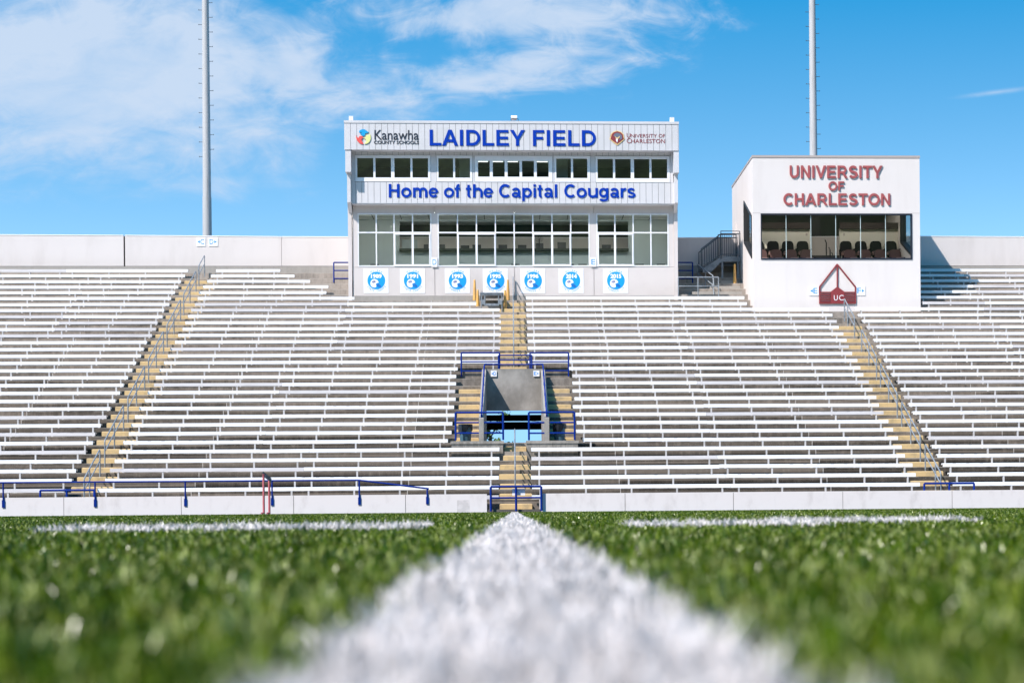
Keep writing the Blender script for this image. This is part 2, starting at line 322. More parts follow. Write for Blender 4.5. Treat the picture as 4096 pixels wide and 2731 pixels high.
# bold grotesque capitals and small letters, drawn as strokes 0.2 of the capital height
def _arc(cx, cy, rx, ry, a0, a1, n=14): return [(cx + rx * math.cos(math.radians(a0 + (a1 - a0) * k / n)), cy + ry * math.sin(math.radians(a0 + (a1 - a0) * k / n))) for k in range(n + 1)]
def _r(x0, y0, x1, y1): return ('p', [(x0, y0), (x1, y0), (x1, y1), (x0, y1)])
def _s(pts, t=.19): return ('s', pts, t)
def _mir(p, w): return ('p', [(w - x, y) for x, y in p[1]][::-1])
_A = ('p', [(0, 0), (.215, 0), (.58, 1), (.385, 1)]); _V = ('p', [(0, 1), (.37, 0), (.56, 0), (.22, 1)]); _Y = ('p', [(0, 1), (.36, .40), (.56, .40), (.235, 1)])
BOLD = {'A': (1.0, [_A, _mir(_A, .98), _r(.17, .22, .81, .39)], 0), 'C': (.96, [_s(_arc(.48, .5, .39, .42, 47, 313, 24))], .05), 'D': (1.0, [_r(0, 0, .2, 1), _s([(.19, .91), (.38, .91)] + _arc(.38, .5, .39, .41, 80, -80) + [(.38, .09), (.19, .09)], .18)], .09),
 'E': (.93, [_r(0, 0, .2, 1), _r(.2, 0, .76, .17), _r(.2, .42, .71, .58), _r(.2, .83, .74, 1)], .09), 'F': (.85, [_r(0, 0, .2, 1), _r(.2, .41, .62, .57), _r(.2, .83, .69, 1)], .09), 'H': (1.0, [_r(0, 0, .2, 1), _r(.62, 0, .82, 1), _r(.2, .43, .62, .6)], .09),
 'I': (.39, [_r(0, 0, .2, 1)], .09), 'L': (.85, [_r(0, 0, .2, 1), _r(.2, 0, .71, .17)], .09), 'N': (1.0, [_r(0, 0, .19, 1), _r(.62, 0, .81, 1), ('p', [(.19, 1), (0.0, 1), (.62, 0), (.81, 0)][::-1])], .09),
 'O': (1.09, [_s(_arc(.5, .5, .41, .42, 0, 360, 32))], .05), 'R': (1.0, [_r(0, 0, .2, 1), _s([(.19, .915), (.48, .915)] + _arc(.48, .685, .225, .23, 80, -80) + [(.48, .455), (.19, .455)], .17), ('p', [(.36, .44), (.66, 0), (.90, 0), (.58, .46)])], .09),
 'S': (.93, [_s(_arc(.41, .715, .275, .2, 22, 245, 14) + _arc(.42, .285, .305, .2, 65, -158, 14), .185)], .06), 'T': (.85, [_r(0, .83, .81, 1), _r(.305, 0, .505, .83)], .02), 'U': (1.0, [_s([(.1, 1), (.1, .42)] + _arc(.41, .375, .31, .285, 180, 360, 16) + [(.72, .42), (.72, 1)])], .09),
 'V': (.93, [_V, _mir(_V, .93)], 0), 'Y': (.93, [_Y, _mir(_Y, .92), _r(.36, 0, .56, .41)], 0),
 'a': (.78, [_s(_arc(.34, .47, .235, .185, 158, 5, 12) + [(.575, .2), (.60, .10), (.64, -.005)], .18), _s(_arc(.31, .205, .21, .135, 0, 360, 20), .15)], .04), 'e': (.78, [_s(_arc(.37, .365, .285, .29, 0, 322, 22), .175), _r(.16, .30, .66, .43)], .03),
 'f': (.465, [_s([(.2, 0), (.2, .78)] + _arc(.34, .80, .14, .115, 175, 80, 8)), _r(0, .58, .42, .73)], .0), 'g': (.853, [_s(_arc(.36, .38, .265, .275, 0, 360, 22), .175), _s([(.655, .73), (.655, .0)] + _arc(.37, -.05, .285, .155, -8, -162, 12), .17)], .04),
 'h': (.853, [_r(0, 0, .195, 1), _s(_arc(.37, .40, .275, .255, 170, 5, 12) + [(.645, 0)])], .08), 'i': (.39, [_r(0, 0, .195, .73), _r(0, .83, .195, 1)], .09), 'l': (.39, [_r(0, 0, .195, 1)], .09),
 'm': (1.24, [_r(0, 0, .195, .73), _s(_arc(.32, .42, .23, .235, 170, 5, 10) + [(.55, 0)]), _s(_arc(.78, .42, .23, .235, 170, 5, 10) + [(1.01, 0)])], .08), 'o': (.853, [_s(_arc(.39, .365, .3, .29, 0, 360, 26), .18)], .03),
 'p': (.853, [_r(0, -.27, .195, .73), _s(_arc(.385, .365, .27, .285, 0, 360, 22), .175)], .08), 'r': (.543, [_r(0, 0, .195, .73), _s(_arc(.37, .38, .26, .265, 165, 78, 8))], .08),
 's': (.776, [_s(_arc(.33, .525, .215, .135, 15, 245, 12) + _arc(.345, .205, .245, .135, 65, -160, 12), .16)], .03), 't': (.465, [_s([(.2, .95), (.2, .2)] + _arc(.31, .19, .11, .11, 185, 285, 6)), _r(0, .58, .4, .73)], .0),
 'u': (.853, [_r(.565, 0, .755, .73), _s([(.097, .73), (.097, .28)] + _arc(.37, .29, .273, .215, 185, 350, 12), .19)], .06), ' ': (.39, [], 0)}
def _ribbon(pts, t):
    n = len(pts); closed = n > 3 and (Vector(pts[0]) - Vector(pts[-1])).length < 1e-4; L_, R_ = [], []
    for k in range(n):
        p = Vector(pts[k]); a = Vector(pts[k - 1]) if k else (Vector(pts[-2]) if closed else None); b = Vector(pts[k + 1]) if k < n - 1 else (Vector(pts[1]) if closed else None)
        d0 = (p - a).normalized() if a is not None else None; d1 = (b - p).normalized() if b is not None else None
        d0 = d0 or d1; d1 = d1 or d0; m = (d0 + d1).normalized(); q = Vector((-m.y, m.x)) * (t / 2) / max(.5, m.dot(d0)); L_.append(p + q); R_.append(p - q)
    return L_, R_
def bold_text(mb, body, a, b, c, d, Y, depth, word=None):
    x = 0; sh = []; wi = 0; xs = []; ys = []
    for ch in body:
        adv, shapes, lsb = BOLD[ch]; wi += ch == ' '
        for s in shapes:
            if s[0] == 'p': sh.append(('p', [(x + lsb + p, q) for p, q in s[1]], wi)); pp = sh[-1][1]
            else:
                l, r_ = _ribbon(s[1], s[2]); sh.append(('s', [(x + lsb + p.x, p.y) for p in l], [(x + lsb + p.x, p.y) for p in r_], wi)); pp = sh[-1][1] + sh[-1][2]
            xs += [p[0] for p in pp]; ys += [p[1] for p in pp]
        x += adv
    pm, pn = (a + c) / 2, (b + d) / 2; X0, X1 = at(a, pn, Y)[0], at(c, pn, Y)[0]; Z0, Z1 = at(pm, d, Y)[1], at(pm, b, Y)[1]
    T = lambda p: (X0 + (p[0] - min(xs)) / (max(xs) - min(xs)) * (X1 - X0), Z0 + (p[1] - min(ys)) / (max(ys) - min(ys)) * (Z1 - Z0))
    for k, s in enumerate(sh):
        if word is not None and s[-1] != word: continue
        y0 = Y - depth - .0016 * (k % 4)
        if s[0] == 'p': mb.prism_y([T(p) for p in s[1]], y0, Y)
        else:
            l, r_ = [T(p) for p in s[1]], [T(p) for p in s[2]]; n = len(l); vs = [(p[0], y0, p[1]) for p in l] + [(p[0], y0, p[1]) for p in r_] + [(p[0], Y, p[1]) for p in l] + [(p[0], Y, p[1]) for p in r_]; fs = []
            for i in range(n - 1): fs += [(i, i + 1, n + i + 1, n + i), (2 * n + i, 3 * n + i, 3 * n + i + 1, 2 * n + i + 1), (i, 2 * n + i, 2 * n + i + 1, i + 1), (n + i, n + i + 1, 3 * n + i + 1, 3 * n + i)]
            fs += [(0, n, 3 * n, 2 * n), (n - 1, 3 * n - 1, 4 * n - 1, 2 * n - 1)]; mb.add(vs, fs)
# ---------------------------------------------------------------- ground and field
def sheet(name, x0, x1, y0, y1, z, mat):
    me = bpy.data.meshes.new(name); me.from_pydata([(x0, y0, z), (x1, y0, z), (x1, y1, z), (x0, y1, z)], [], [(0, 1, 2, 3)]); me.materials.append(mat)
    o = bpy.data.objects.new(name, me); COL.objects.link(o); o['kind'] = 'structure'; return o
m_ground = M('ground_grey', (0.10, 0.10, 0.09), 0.9, (0.07, 0.085, 0.05), 0.05)
m_turf0 = M('turf_base', (0.016, 0.044, 0.001), 0.9, (0.032, 0.072, 0.003), 60, bump=0.6, bscale=120, spec=0.03)
m_track = M('track_red', (0.11, 0.03, 0.03), 0.9, (0.08, 0.022, 0.022), 5)
m_apron = M('asphalt_apron', (0.055, 0.055, 0.055), 0.9, (0.04, 0.04, 0.04), 6)
sheet('ground', -1500, 1500, -1500, 1500, -0.012, m_ground)
sheet('field', -60, 60, -18, 54.5, -0.004, m_turf0)
sheet('running_track', -62, 62, 54.5, 58.7, -0.004, m_track)
sheet('concourse_apron', -62, 62, 58.7, 59.62, 0.0, m_apron)
LINE_X0, LINE_X1 = -0.072, 0.086
sheet('line_paint', -0.066, 0.08, -18, 54, -0.0025, M('line_paint', (0.42, 0.41, 0.41), 0.9, (0.2, 0.21, 0.19), 70, spec=0.05))
PALE = 0.95
def blades(name, regions, mats, keep, hs=1.0, kind=None):
    """artificial grass: bent, pointed fibres; regions of (y0, y1, half width at y1, per square metre, height, width)"""
    V, FQ, FT, MQ, MT = [], [], [], [], []; base = 0; clump = RNG.uniform(0.45, 1.35, (4096,))
    for (y0, y1, hw, dens, h, w) in regions:
        k_ = 9 if y1 <= 2 else 5 if y1 <= 11 else 3          # fibres in a tuft
        nt_ = int(dens / k_ * (y1 - y0) * 2 * hw); ty_ = RNG.uniform(y0, y1, nt_); tx_ = RNG.uniform(-hw, hw, nt_); th = RNG.uniform(0.3, 1.5, nt_)
        sp = 0.0024 if y1 <= 2 else 0.0034 if y1 <= 11 else 0.006
        y = np.repeat(ty_, k_) + RNG.normal(0, sp, nt_ * k_); x = np.repeat(tx_, k_) + RNG.normal(0, sp, nt_ * k_); th = np.repeat(th, k_); tm = np.repeat(RNG.integers(0, 1 << 20, nt_), k_)
        k = keep(x, y); x, y, th, tm = x[k], y[k], th[k], tm[k]; n = len(x)
        cl = clump[((np.floor(x / 0.035 + np.sin(y * 40)) * 73 + np.floor(y / 0.05 + np.sin(x * 50)) * 179).astype(np.int64)) % 4096]
        hh = h * hs * RNG.uniform(0.7, 1.15, n) * th * (0.55 + 0.45 * cl); ww = w * RNG.uniform(0.7, 1.3, n); lean0 = (tm % 628) / 100.0
        az = lean0 + RNG.normal(0, 1.1, n); be = np.clip(RNG.normal(0.75, 0.4, n), 0.0, 1.5); tw = RNG.uniform(0, np.pi, n)
        dx, dy = np.cos(az), np.sin(az); sx, sy = np.cos(tw), np.sin(tw)
        mx = x + dx * np.sin(be * 0.5) * hh * 0.55; my = y + dy * np.sin(be * 0.5) * hh * 0.55; mz = hh * 0.58 * np.cos(be * 0.5)
        tx = mx + dx * np.sin(be * 1.25) * hh * 0.5; ty = my + dy * np.sin(be * 1.25) * hh * 0.5; tz = mz + hh * 0.45 * np.cos(be * 1.25)
        z0 = np.full(n, -0.003)
        P = np.stack([np.stack([x - sx * ww / 2, y - sy * ww / 2, z0], 1), np.stack([x + sx * ww / 2, y + sy * ww / 2, z0], 1),
                      np.stack([mx + sx * ww * .45, my + sy * ww * .45, mz], 1), np.stack([mx - sx * ww * .45, my - sy * ww * .45, mz], 1),
                      np.stack([tx + sx * ww * .15, ty + sy * ww * .15, tz], 1)], 1)
        V.append(P.reshape(-1, 3)); b = base + np.arange(n)[:, None] * 5
        FQ.append(b + np.array([[0, 1, 2, 3]])); FT.append(b + np.array([[3, 2, 4]])); mi = np.where(RNG.random(n) < 0.6, tm % len(mats), RNG.integers(0, len(mats), n)); pale = len(mats) - 1; mi = np.where((mi == pale) & (RNG.random(n) > PALE), 0, mi); MQ.append(mi); MT.append(mi); base += 5 * n
    V = np.concatenate(V).astype(np.float32); FQ = np.concatenate(FQ); FT = np.concatenate(FT); nq, ntr = len(FQ), len(FT)
    me = bpy.data.meshes.new(name); me.vertices.add(len(V)); me.vertices.foreach_set('co', V.ravel())
    loops = np.concatenate([FQ.ravel(), FT.ravel()]).astype(np.int32); me.loops.add(len(loops)); me.loops.foreach_set('vertex_index', loops)
    me.polygons.add(nq + ntr); me.polygons.foreach_set('loop_start', np.concatenate([np.arange(nq) * 4, nq * 4 + np.arange(ntr) * 3]).astype(np.int32))
    me.polygons.foreach_set('loop_total', np.concatenate([np.full(nq, 4), np.full(ntr, 3)]).astype(np.int32))
    for m in mats: me.materials.append(m)
    me.polygons.foreach_set('material_index', np.concatenate(MQ + MT).astype(np.int32)); me.update(calc_edges=True); me.validate()
    o = bpy.data.objects.new(name, me); COL.objects.link(o); return o
def blade_mat(name, c, rough, trans):
    m = M(name, c, rough, tuple(v * 0.7 for v in c), 3.0, 0.35, 0.7, spec=trans); b = m.node_tree.nodes['Principled BSDF']; return m
g_mats = [blade_mat('turf_green_a', (0.036, 0.082, 0.001), 0.4, 0.08), blade_mat('turf_green_b', (0.074, 0.128, 0.002), 0.38, 0.1), blade_mat('turf_green_c', (0.016, 0.044, 0.0005), 0.5, 0.05), blade_mat('turf_green_d', (0.135, 0.185, 0.008), 0.35, 0.15), blade_mat('turf_glint', (0.36, 0.40, 0.11), 0.3, 0.8)]  # last fibres are pale: sun glints painted into their colour
w_mats = [blade_mat('turf_white_a', (0.76, 0.70, 0.675), 0.5, 0.06), blade_mat('turf_white_b', (0.60, 0.55, 0.53), 0.5, 0.1), blade_mat('turf_white_c', (0.82, 0.76, 0.735), 0.35, 0.3)]
REG = [(0.20, 0.8, 0.42, 56000, 0.0150, 0.0015), (0.8, 2.0, 0.95, 38000, 0.0150, 0.0016), (2.0, 5, 2.0, 12000, 0.0150, 0.0021), (5, 11, 3.9, 3400, 0.0150, 0.0031), (11, 26, 8.6, 480, 0.014, 0.0045), (26, 54, 17.5, 80, 0.015, 0.008)]
H_L = (-1.46, -0.28, 5.7, 6.6); H_R1 = (0.36, 1.00, 5.8, 6.45); H_R2 = (0.99, 1.72, 6.75, 7.5)
def wob(y, s): return 0.006 * np.sin(y * 31 + s) + 0.005 * np.sin(y * 83 + 2 * s) + 0.004 * np.sin(y * 171 + s)
def in_line(x, y): return (x > LINE_X0 + wob(y, 0)) & (x < LINE_X1 + wob(y, 1.7)) & (y < 54)
def in_rect(r): return lambda x, y: (x > r[0]) & (x < r[1]) & (y > r[2]) & (y < r[3])
def in_hash(x, y): return in_rect(H_L)(x, y) | in_rect(H_R1)(x, y) | in_rect(H_R2)(x, y)
tf = blades('turf', REG, g_mats, lambda x, y: ~(in_line(x, y) | in_hash(x, y)))
tag(tf, 'short green artificial turf covering the field', 'turf', kind='stuff')
LREG = [(a, b, 0.11, d * 1.5, h, w) for a, b, hw, d, h, w in REG]
yl = blades('yard_line', LREG, w_mats, in_line, 1.06); yl['kind'] = 'structure'
hm = blades('hash_mark', [(5.6, 6.7, 1.9, 10000, 0.0135, 0.0032)], w_mats, in_rect(H_L), 1.75); hm['kind'] = 'structure'
hm = blades('hash_mark', [(5.7, 7.6, 1.95, 10000, 0.0135, 0.0032)], w_mats, lambda x, y: in_rect(H_R1)(x, y) | in_rect(H_R2)(x, y), 1.75); hm['kind'] = 'structure'
hl = blades('side_line', [(50.6, 51.0, 17, 900, 0.016, 0.008)], w_mats, lambda x, y: x < -7.4); hl['kind'] = 'structure'
# wooded hillside across the field, behind the camera: what the press box windows mirror
def hills():
    n = 60; xs = np.linspace(-420, 420, n); vs = []; fs = []
    for j, (y, z) in enumerate(((-130, 0), (-150, 30), (-190, 75), (-260, 115), (-420, 135))):
        for i, x in enumerate(xs): vs.append((x, y + random.uniform(-9, 9), z * (0.8 + 0.25 * math.sin(x * 0.018) + random.uniform(-0.06, 0.06)) - (3 if j == 0 else 0)))
    for j in range(4):
        for i in range(n - 1): fs.append((j * n + i, j * n + i + 1, (j + 1) * n + i + 1, (j + 1) * n + i))
    mb = MB(); mb.add(vs, fs); o = obj('hills', mb, M('hill_woods', (0.02, 0.045, 0.012), 0.9, (0.12, 0.18, 0.06), 0.12, 0.35, 0.65, bump=1.0)); o['kind'] = 'structure'
hills()
# ---------------------------------------------------------------- grandstand
NR, TR, RI, B0, FY = 32, 0.76, 0.3303, 0.36, 60.0
def tz(i): return 0.08 + RI * i             # level of tread i
def ry(i): return FY + TR * i - B0          # riser in front of tread i
def by(i): return FY + TR * i               # bench front on tread i
def profile(i0, i1, lev=lambda i: tz(i), thick=0.42, y_end=None):
    top = []; 
    for i in range(i0, i1 + 1):
        z = lev(i)
        if top and abs(top[-1][1] - z) < 1e-6: top.pop()
        else: top.append((ry(i), z))
        top.append((ry(i + 1), z))
    yb0, yb1 = ry(i0), ry(i1 + 1)
    zb0 = lev(i0) - RI - thick * .55; zb1 = lev(i1) - thick
    return [(yb0, zb0), (yb1, zb1)] + top[::-1] 
GS = thing('grandstand', (0, ry(0), 0), 'long stepped concrete grandstand rising behind the white front wall', 'grandstand')
flat = lambda i: tz(7) if i == 6 else tz(i)
gm = MB()
gm.prism_x(profile(0, 32), -34, -2.10); gm.prism_x(profile(0, 32), 2.16, 34)
gm.prism_x(profile(0, 32, flat), -2.10, -1.17); gm.prism_x(profile(0, 32, flat), 1.20, 2.16)
gm.prism_x(profile(0, 5), -1.17, 1.20); gm.prism_x(profile(16, 32), -1.17, 1.20); gm.box(-1.02, 1.04, 71.56, ry(16) - .002, tz(15) - .3, tz(15))
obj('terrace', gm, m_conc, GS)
# landing in the portal, with its stained block face; a notch lets the middle steps through
lm = MB(); lm.box(-1.17, -0.37, ry(6), 72.5, tz(7) - .3, tz(7)); lm.box(0.44, 1.20, ry(6), 72.5, tz(7) - .3, tz(7)); lm.box(-0.37, 0.44, ry(7), 72.5, tz(7) - .3, tz(7)); lm.box(-0.37, 0.44, ry(6), ry(7), tz(6) - .3, tz(6))
obj('landing', lm, m_conc2, GS)
bm_ = MB()
for (xa, xb) in ((-2.13, -0.37), (0.44, 2.19)):
    n = 4; w = (xb - xa) / n
    for k in range(n): bm_.box(xa + k * w + .004, xa + (k + 1) * w - .004, ry(6) - .05, ry(6) - .003, tz(5) + .004, tz(5) + .29)
    for k in range(n):
        o_ = w / 2 if k < n - 1 else 0
        bm_.box(xa + k * w + .004, xa + (k + 1) * w - .004, ry(6) - .05, ry(6) - .003, tz(5) + .298, tz(5) + .588)
    bm_.box(xa - .03, xb + .03, ry(6) - .08, ry(6) + .32, tz(5) + .592, tz(7) + .03)
obj('block_face', bm_, m_block, GS)
hb = MB(); hb.box(-1.17, 1.20, 71.38, 71.55, 3.84, 5.42)
obj('portal_headwall', hb, M('headwall_concrete', (0.20, 0.185, 0.165), 0.85, (0.36, 0.335, 0.305), 1.3, 0.3, 0.75, (1, 1, .7), bump=0.4), GS)
for xa, xb in ((-1.19, -1.03), (1.05, 1.21)):
    w = MB(); w.prism_x([(64.28, tz(7)), (71.62, tz(7)), (71.62, 5.44), (64.28, 3.20)], xa, xb); obj('portal_side_wall', w, m_conc2, GS)
for zc, hh, yy in ((4.18, 0.26, 84.0), (3.83, 0.33, 84.0)):
    w = MB(); w.box(-34, 34, yy, yy + .4, zc - hh / 2, zc + hh / 2); obj('concourse_beam', w, m_under, GS)
for xx in (-31, -24, -17.3, -10.4, -3.45, 3.45, 10.4, 17.3, 24, 31):
    w = MB(); w.box(xx - .2, xx + .2, 83.1, 83.5, 0, tz(29)); obj('column', w, m_under, GS)
# front wall of separate white panels, gap for the middle steps
FWY = 59.30
def wall_thing(name, label, segs, Yf, Yb, z0, z1, mat, gap):
    t = thing(name, ((segs[0][0] + segs[-1][1]) / 2, Yf, z0), label, 'wall')
    core = MB(); core.box(segs[0][0] + .02, segs[-1][1] - .02, Yf + .03, Yb, z0, z1 - .012); obj('wall_core', core, m_gap, t)
    for a, b in segs:
        p = MB(); p.box(a + gap, b - gap, Yf, Yf + .08, z0, z1); p.box(a + gap, b - gap, Yf + .08, Yb + .002, z1 - .03, z1 + .001); obj('wall_panel', p, mat, t)
    return t
js = [-34.5, -31.05, -27.6, -24.15, -20.7, -17.3, -14.0, -10.39, -6.91, -3.42, -0.86]
wall_thing('low_front_wall', 'low white panelled wall at the field edge, left of the middle steps', list(zip(js[:-1], js[1:])), FWY, FWY + .26, -.05, .575, m_wall, .008)
js = [0.84, 3.50, 6.95, 10.46, 13.99, 17.5, 20.7, 24.15, 27.6, 31.05, 34.5]
wall_thing('low_front_wall', 'low white panelled wall at the field edge, right of the middle steps', list(zip(js[:-1], js[1:])), FWY, FWY + .26, -.05, .575, m_wall, .008)
w = MB(); prect(w, 1828, 1999, 1878, 2046, FWY - .002, .004); obj('repair_patch', w, M('patch_grey', (.56, .53, .51), .8, (.66, .62, .60), 6), bpy.data.objects['low_front_wall'])
# cream parapet at the back
BY = 84.62
bk = thing('back_parapet', (0, BY, tz(32)), 'tall cream parapet wall along the back of the stands', 'wall')
ZTOP = [(-34, 12.47), (-17.20, at(509, 943, BY)[1]), (-10.3, at(1138, 948.5, BY)[1]), (7.5, at(2760, 953, BY)[1]), (17.3, at(3690, 946.5, BY)[1]), (34, 12.31)]
def ztop(x): return float(np.interp(x, [p[0] for p in ZTOP], [p[1] for p in ZTOP]))
for xa, xb in ((-34, -17.27), (-17.20, -10.31), (-10.295, 7.5), (7.502, 17.2), (17.21, 34)):
    w = MB(); w.prism_y([(xa, tz(32) + .40), (xb, tz(32) + .40), (xb, ztop(xb)), (xa, ztop(xa))], BY, BY + .25); obj('parapet_panel', w, m_back, bk)
    w = MB(); w.prism_y([(xa, ztop(xa) + .001), (xb, ztop(xb) + .001), (xb, ztop(xb) + .035), (xa, ztop(xa) + .035)], BY - .015, BY + .265); obj('parapet_coping', w, m_white, bk)
w = MB(); w.box(-17.27, -17.20, BY + .1, BY + .2, tz(32), ztop(-17.24) - .01); obj('parapet_joint', w, m_gap, bk)
w = MB(); w.box(-34, 34, BY - .10, BY + .3, tz(32) - .1, tz(32) + .37); obj('parapet_curb', w, m_conc2, bk)
# ---------------------------------------------------------------- stairways
def step_block(x0, x1, i, hgt=0.182, dep=0.34, ch=.03):
    y1 = ry(i + 1); y0 = y1 - dep; z0 = tz(i); z1 = z0 + hgt; c = ch
    vs = [(x0, y0, z0), (x1, y0, z0), (x1, y1, z0), (x0, y1, z0), (x0, y0, z1 - c * .6), (x1, y0, z1 - c * .6), (x0 + c, y0 + c * .5, z1), (x1 - c, y0 + c * .5, z1), (x1 - c, y1, z1), (x0 + c, y1, z1), (x0, y1, z1 - c * .6), (x1, y1, z1 - c * .6)]
    return MB().add(vs, [(0, 1, 5, 4), (4, 5, 7, 6), (6, 7, 8, 9), (0, 4, 10, 3), (4, 6, 9, 10), (1, 2, 11, 5), (5, 11, 8, 7), (3, 10, 9, 8, 11, 2), (0, 3, 2, 1)])
def stairway(label, xa, xb, rows, jit=0.02):
    t = thing('stairway', ((xa + xb) / 2, ry(rows[0]), tz(rows[0])), label, 'stairs', 'yellow painted stairways up the stands')
    for i in rows: obj('step', step_block(xa + random.uniform(-jit, jit), xb + random.uniform(-jit, jit), i), m_yellow, t)
    return t
stairway('long yellow painted stairway on the left side of the stands', -14.30, -12.95, range(0, 31))
stairway('long yellow painted stairway on the right, ending under the cream suite', 13.06, 14.42, range(0, 23))
stairway('yellow painted upper middle stairway between portal and press box', -0.56, 0.52, range(16, 27))
stairway('short yellow painted middle stairway from field up to the portal', -0.49, 0.55, range(0, 5))
stairway('yellow painted steps beside the portal with the left bin in front', -2.02, -1.21, range(7, 14), .03)
stairway('yellow painted steps beside the portal with the right bin in front', 1.23, 2.12, range(7, 14), .03)
t = thing('stairway', (0.03, ry(5), tz(5)), 'two narrow yellow steps cut through the landing front below the portal', 'stairs', 'yellow painted stairways up the stands')
obj('step', step_block(-0.35, 0.42, 6), m_yellow, t); obj('step', step_block(-0.37, 0.44, 5), m_yellow, t)
t = thing('base_step', (0, FWY, 0), 'low dark concrete doorstep at the foot of the middle steps', 'step')
w = MB(); w.box(-0.85, 0.83, FWY + .03, ry(0) - .003, -.05, .085); obj('slab', w, m_block, t)
# plain concrete half steps between press box and suite
t = thing('concrete_stairway', (8.8, ry(26), tz(26)), 'plain concrete stairs climbing between press box and cream suite', 'stairs')
for i, (xa, xb) in enumerate(((7.2, 9.98), (7.35, 9.98), (7.8, 9.98), (8.65, 10.0), (9.2, 10.0))):
    w = MB(); w.box(xa, xb, ry(27 + i) - .38, ry(27 + i) - .002, tz(26 + i) + .003, tz(26 + i) + .166); obj('step', w, m_conc2, t)
# ---------------------------------------------------------------- benches
LEG = MB(); LEG.box(-.027, .027, .006, .055, 0, .318); LEG.box(-.027, .027, .035, .25, .345, .395); LEG.box(-.04, .04, .0, .12, 0, .012); LEG.add([(-.02, .06, .318), (.02, .06, .318), (.02, .20, .35), (-.02, .20, .35), (-.02, .06, .16), (.02, .06, .16)], [(0, 1, 2, 3), (4, 5, 2, 3), (0, 3, 4), (1, 5, 2)])
leg0 = None
SEATP = [(0, .327), (.028, .327), (.028, .418), (.225, .418), (.225, .39), (.25, .39), (.25, .446), (.02, .448), (0, .444)]
ORD = ['front', 'second', 'third', 'fourth', 'fifth', 'sixth', 'seventh', 'eighth', 'ninth', 'tenth', 'eleventh', 'twelfth', 'thirteenth', 'fourteenth', 'fifteenth', 'sixteenth', 'seventeenth', 'eighteenth', 'nineteenth', 'twentieth'] + ['twenty-' + s for s in ('first', 'second', 'third', 'fourth', 'fifth', 'sixth', 'seventh', 'eighth', 'ninth')] + ['thirtieth', 'thirty-first', 'thirty-second']
WHERE = ['left of the left stairway', 'between left and middle stairways', 'between middle and right stairways', 'right of the right stairway']
def bench(i, sec, pieces):
    global leg0
    x0, x1 = pieces[0][0], pieces[-1][1]; Y = by(i) + random.uniform(-.008, .008); z = tz(i)
    row = 'front' if i == 0 else ORD[i]
    t = thing('bleacher_bench', ((x0 + x1) / 2, Y, z), 'white bleacher bench in the %s row up from the field, %s' % (row, WHERE[sec]), 'bench', 'white bleacher benches in the stands')
    for a, b in pieces:
        dz = random.uniform(-.006, .006); tilt = random.uniform(-.006, .006)
        mb = MB(); mb.prism_x([(Y + y, z + zz + dz) for y, zz in SEATP], a + .004, b - .004)
        mb.v = [(x, y, zz + tilt * ((x - a) / (b - a) - .5) * 2) for x, y, zz in mb.v]
        m = m_bench2 if random.random() < 0.18 else m_bench
        obj('seat', mb, m, t)
        w = b - a; n = max(2, int(round((w - .54) / 1.47)) + 1)
        for k in range(n):
            lx = a + .27 + (w - .54) * k / (n - 1)
            if leg0 is None:
                leg0 = obj('leg', MB(), m_leg, t); leg0.data.from_pydata(LEG.v, [], LEG.f); leg0.location = (lx - t.location.x, 0, 0)
            else: place(leg0, t, (lx - t.location.x, 0, 0))
def cut(x0, x1, joints):
    e = [x0] + [j for j in joints if x0 + .9 < j < x1 - .9] + [x1]; return list(zip(e[:-1], e[1:]))
r = random.uniform
for i in range(NR):
    jl = [-17.6 + r(-.05, .05) - (i % 3) * .02 + (-.6 if i > 20 else 3.5 if i < 4 else -4.2), -22.3 - r(0, .3)]
    if i in (31, 29, 28): jl = [-19.6 - (31 - i) * .35 + .05, -24]
    x1 = -14.29 + r(-.05, .04)
    bench(i, 0, cut(-26.5, x1, sorted(jl)))
    xs = -13.25 + r(-.05, .05)
    if i == 31: xs = at(864, 1083, by(i))[0]
    if i == 30: xs = at(844, 1107, by(i))[0]
    if i == 29: xs = at(829, 1126, by(i))[0]
    xe = -0.50 + r(-.015, .015)
    if 7 <= i <= 15: xe = -2.12 + r(-.05, .03)
    if i == 6: xe = -2.26
    if i == 24: xe = -0.55
    if i == 25: xe = at(1905, 1217, by(i))[0]
    if i >= 26: xe = at({26: 1417, 27: 1305, 28: 1313, 29: 1240, 30: 1178, 31: 1121}[i], 1150, by(i))[0]
    jm = [-8.5 + r(-.06, .06)] if 5 <= i <= 16 else [-6.9 + r(-.06, .06)]
    if i == 5: jm = [-8.55, -6.9]
    bench(i, 1, cut(xs, xe, jm))
    if i <= 26:
        xs = 0.56 + r(-.02, .02)
        if 7 <= i <= 15: xs = 2.17 + r(-.04, .06)
        if i == 6: xs = 2.37
        if i in (15,): xs = 2.12
        xe = 13.32 + r(-.06, .05)
        if i == 25: xe = at(2988, 1215, by(i))[0]
        if i == 26: xe = at(2977.6, 1192, by(i))[0]
        j = at({26: 2703, 25: 2710, 24: 2718}.get(i, 2700), 1200, by(i))[0] if i >= 24 else 6.85 + r(-.05, .05) + (.15 if i < 3 else 0)
        bench(i, 2, cut(xs, xe, [j]))
    xs = 14.40 + r(-.06, .05)
    if i >= 25: xs = 17.37 + (.06 if i == 25 else 0)
    bench(i, 3, cut(xs, 26.5, [19.8 + r(-.2, .2) if i < 25 else 20.2 + r(-.1, .1), 24.3]))
